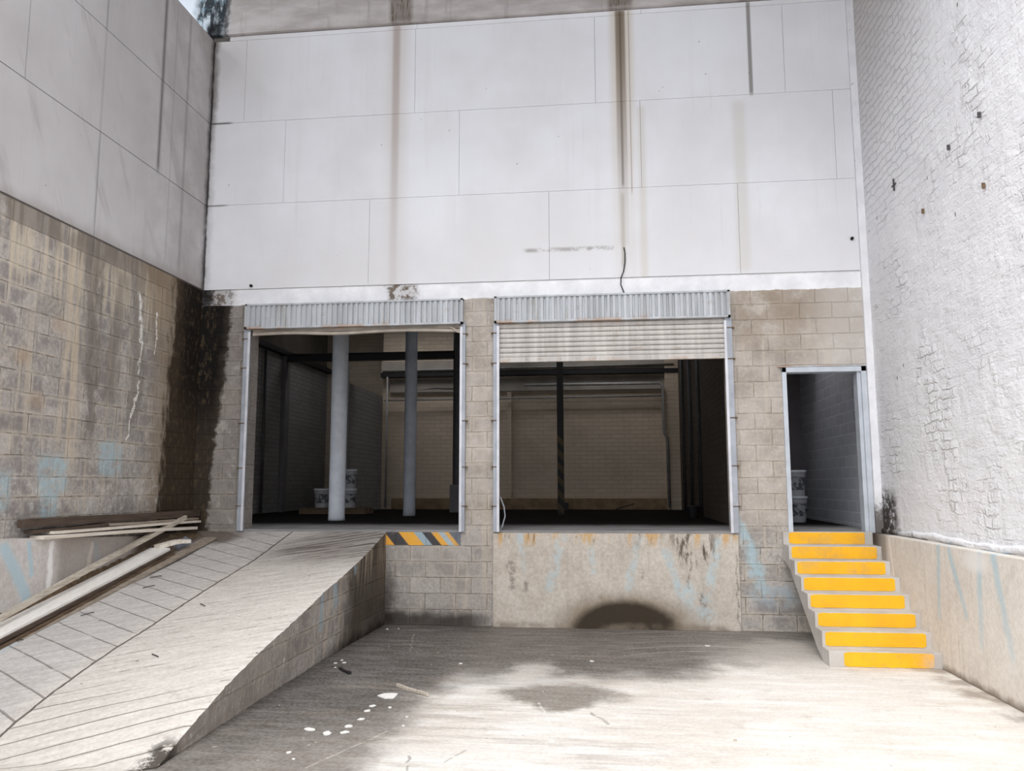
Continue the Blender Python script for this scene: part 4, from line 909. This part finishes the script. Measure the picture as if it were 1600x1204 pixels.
# ------------------------------------------------------------------ small things: cable, anchors, litter
tag(MB().tube([(5.81, -.03, 4.86), (5.822, -.035, 4.78), (5.82, -.04, 4.66), (5.80, -.04, 4.54), (5.765, -.035, 4.45), (5.76, -.035, 4.36), (5.79, -.03, 4.28), (5.8, -.025, 4.25)], .007, 8).build('cable', M['rubber'], smooth=True),
    'short black cable hanging on the white panels above the right gate', 'cable')
for i, (y, z, lab) in enumerate(((-3.2, 4.99, 'metal anchor high on the white brick wall nearest the camera'), (-2.56, 4.97, 'metal anchor high on the white brick wall left of the nearest one'), (-3.18, 4.35, 'rusty anchor below the nearest high anchor on the white brick wall'),
                            (-1.87, 4.58, 'brownish anchor on the white brick wall left of the rusty one'), (-1.1, 5.16, 'cross shaped anchor on the white brick wall near the corner'))):
    if i == 4: mb = MB(); mb.box(-.012, 0, -.01, .01, -.07, .07); mb.box(-.012, 0, -.06, .06, -.01, .004)
    else: mb = MB(); mb.box(-.025, 0, -.009, .009, -.026, .026, .003)
    o = mb.build('wall_anchor', M['rust'] if i in (2, 3) else M['pipe_dark']); o.location = (8.845, y, z); tag(o, lab, 'anchor', 'anchors in the right wall')
o = MB().lathe([(.02, 0), (.02, .03)], n=12).build('wall_anchor', M['rubber']); o.rotation_euler = (math.pi / 2, 0, 0); o.location = (8.68, -.02, 4.87); tag(o, 'dark pipe stub at the right edge of the white panels', 'stub')
o = MB().lathe([(.02, 0), (.02, .03)], n=12).build('wall_anchor', M['rubber']); o.rotation_euler = (math.pi / 2, 0, 0); o.location = (.72, -.02, 4.5); tag(o, 'dark pipe stub at the lower left of the white panels', 'stub')
o = MB().plank((3.65, -3.1, .014), (4.0, -3.42, .014), .022, .022, 0, 12, .003, 3).build('wooden_stick', M['wood_stick']); tag(o, 'thin pale stick lying on the yard floor beside the largest plaster piece', 'stick')
def chip(x, y, r, lab, group, mat='chip', asp=1.0, rot=0.0, h=.006):
    n = 9; out = []; r *= .62
    for k in range(n):
        a = 2 * math.pi * k / n; q = r * (.7 + .5 * random.random()); px_, py_ = q * math.cos(a) * asp, q * math.sin(a)
        out.append((px_ * math.cos(rot) - py_ * math.sin(rot), px_ * math.sin(rot) + py_ * math.cos(rot)))
    o = MB().slab(out, 0, h).build('plaster_chip', M[mat]); o.location = (x, y, .001); return tag(o, lab, 'plaster chip', group)
o = MB().slab([(-.09, -.01), (-.05, .06), (.02, .08), (.07, .07), (.07, -.08), (.0, -.09), (-.05, -.05)], 0, .008).build('plaster_chip', M['chip']); o.location = (3.66, -3.44, .001)
tag(o, 'largest white plaster piece on the yard floor left of the stick', 'plaster chip')
LG = 'small white plaster chips on the yard floor'
for x, y, r, asp, lab in ((3.62, -3.76, .045, 1.2, 'white chip just in front of the largest plaster piece'), (3.62, -3.9, .04, 1.2, 'second white chip in front of the largest plaster piece'), (3.64, -4.13, .045, 1, 'rounded white chip alone in the middle of the litter trail'),
                     (3.77, -3.79, .025, 1.3, 'small white chip in front of the right end of the stick'), (3.97, -4.03, .018, 1, 'tiny white chip right of the litter trail, further from the camera'), (4.0, -4.26, .02, 1, 'tiny white chip right of the litter trail, nearer the camera'),
                     (3.34, -4.42, .045, 1.7, 'longest white sliver left of the litter trail'), (3.60, -4.32, .05, 1, 'broad white chip at the near end of the litter trail'), (3.62, -4.46, .045, 1.5, 'long white chip nearest the broad one'),
                     (3.50, -4.5, .045, 1.7, 'white sliver between the longest sliver and the broad chip'), (3.47, -5.05, .02, 1, 'small white chip at the lower edge of the yard'), (4.05, -2.15, .03, 1, 'lone white chip on the dark damp floor before the dock'),
                     (3.39, -4.93, .03, 1.4, 'white chip near the foot of the ramp'), (5.12, -4.5, .03, 1.3, 'pale chip on the bright floor in the middle of the yard'), (6.74, -4.5, .03, 1.6, 'pale chip on the bright floor towards the right kerb'),
                     (5.35, -1.9, .03, 1.6, 'pale chip on the damp floor before the mould patch'), (6.61, -.98, .03, 1.6, 'pale chip on the damp floor left of the stairs')):
    chip(x, y, r, lab, LG, asp=asp, rot=random.random() * 3)
for x, y, r in ((2.80, -2.26, .03), (2.82, -2.12, .022), (2.88, -2.23, .03), (2.86, -2.45, .018)):
    chip(x, y, r, 'tiny white chip in the small cluster at the foot of the ramp side', 'chip cluster by the ramp side', rot=random.random() * 3)
for x, y, r in ((2.8, -.32, .03), (2.93, -.28, .02)):
    chip(x, y, r, 'tiny white chip in the black corner where ramp meets dock', 'chips in the ramp corner', rot=random.random() * 3)
o = chip(6.38, -4.36, .018, 'tiny orange chip on the bright yard floor', None, 'wood_stick', h=.012)
o = MB().plank((2.93, -2.5, .012), (3.09, -2.72, .012), .03, .015, 0, 6, .006, 3).build('scrap_metal', M['steel_dark']); tag(o, 'dark scrap by the foot of the ramp side', 'scrap')
SG = 'short bent wires on the ramp'
WL = ['short bent wire on the ramp nearest the camera, beside the planks', 'second bent wire along the planks on the ramp', 'third bent wire up the ramp, beside the planks', 'bent wire beside the planks nearest the gate', 'bent wire just right of the long ramp groove', 'bent wire in the middle of the bright ramp surface']
for wi, (x, y, r) in enumerate(((.42, -3.72, .5), (.62, -3.05, 1.0), (.75, -2.25, .9), (.62, -1.9, .7), (1.62, -2.75, 2.5), (1.85, -3.95, 2.6))):
    d = Vector((math.cos(r), math.sin(r) * .98, math.sin(r) * .2)) * .05; p = Vector((x, y, rz(y) + .012))
    o = MB().tube([p - d, p, p + d, p + d * 1.3 + Vector((.02, -.02, 0))], .004, 6).build('wire', M['steel_dark']); tag(o, WL[wi], 'wire', SG)
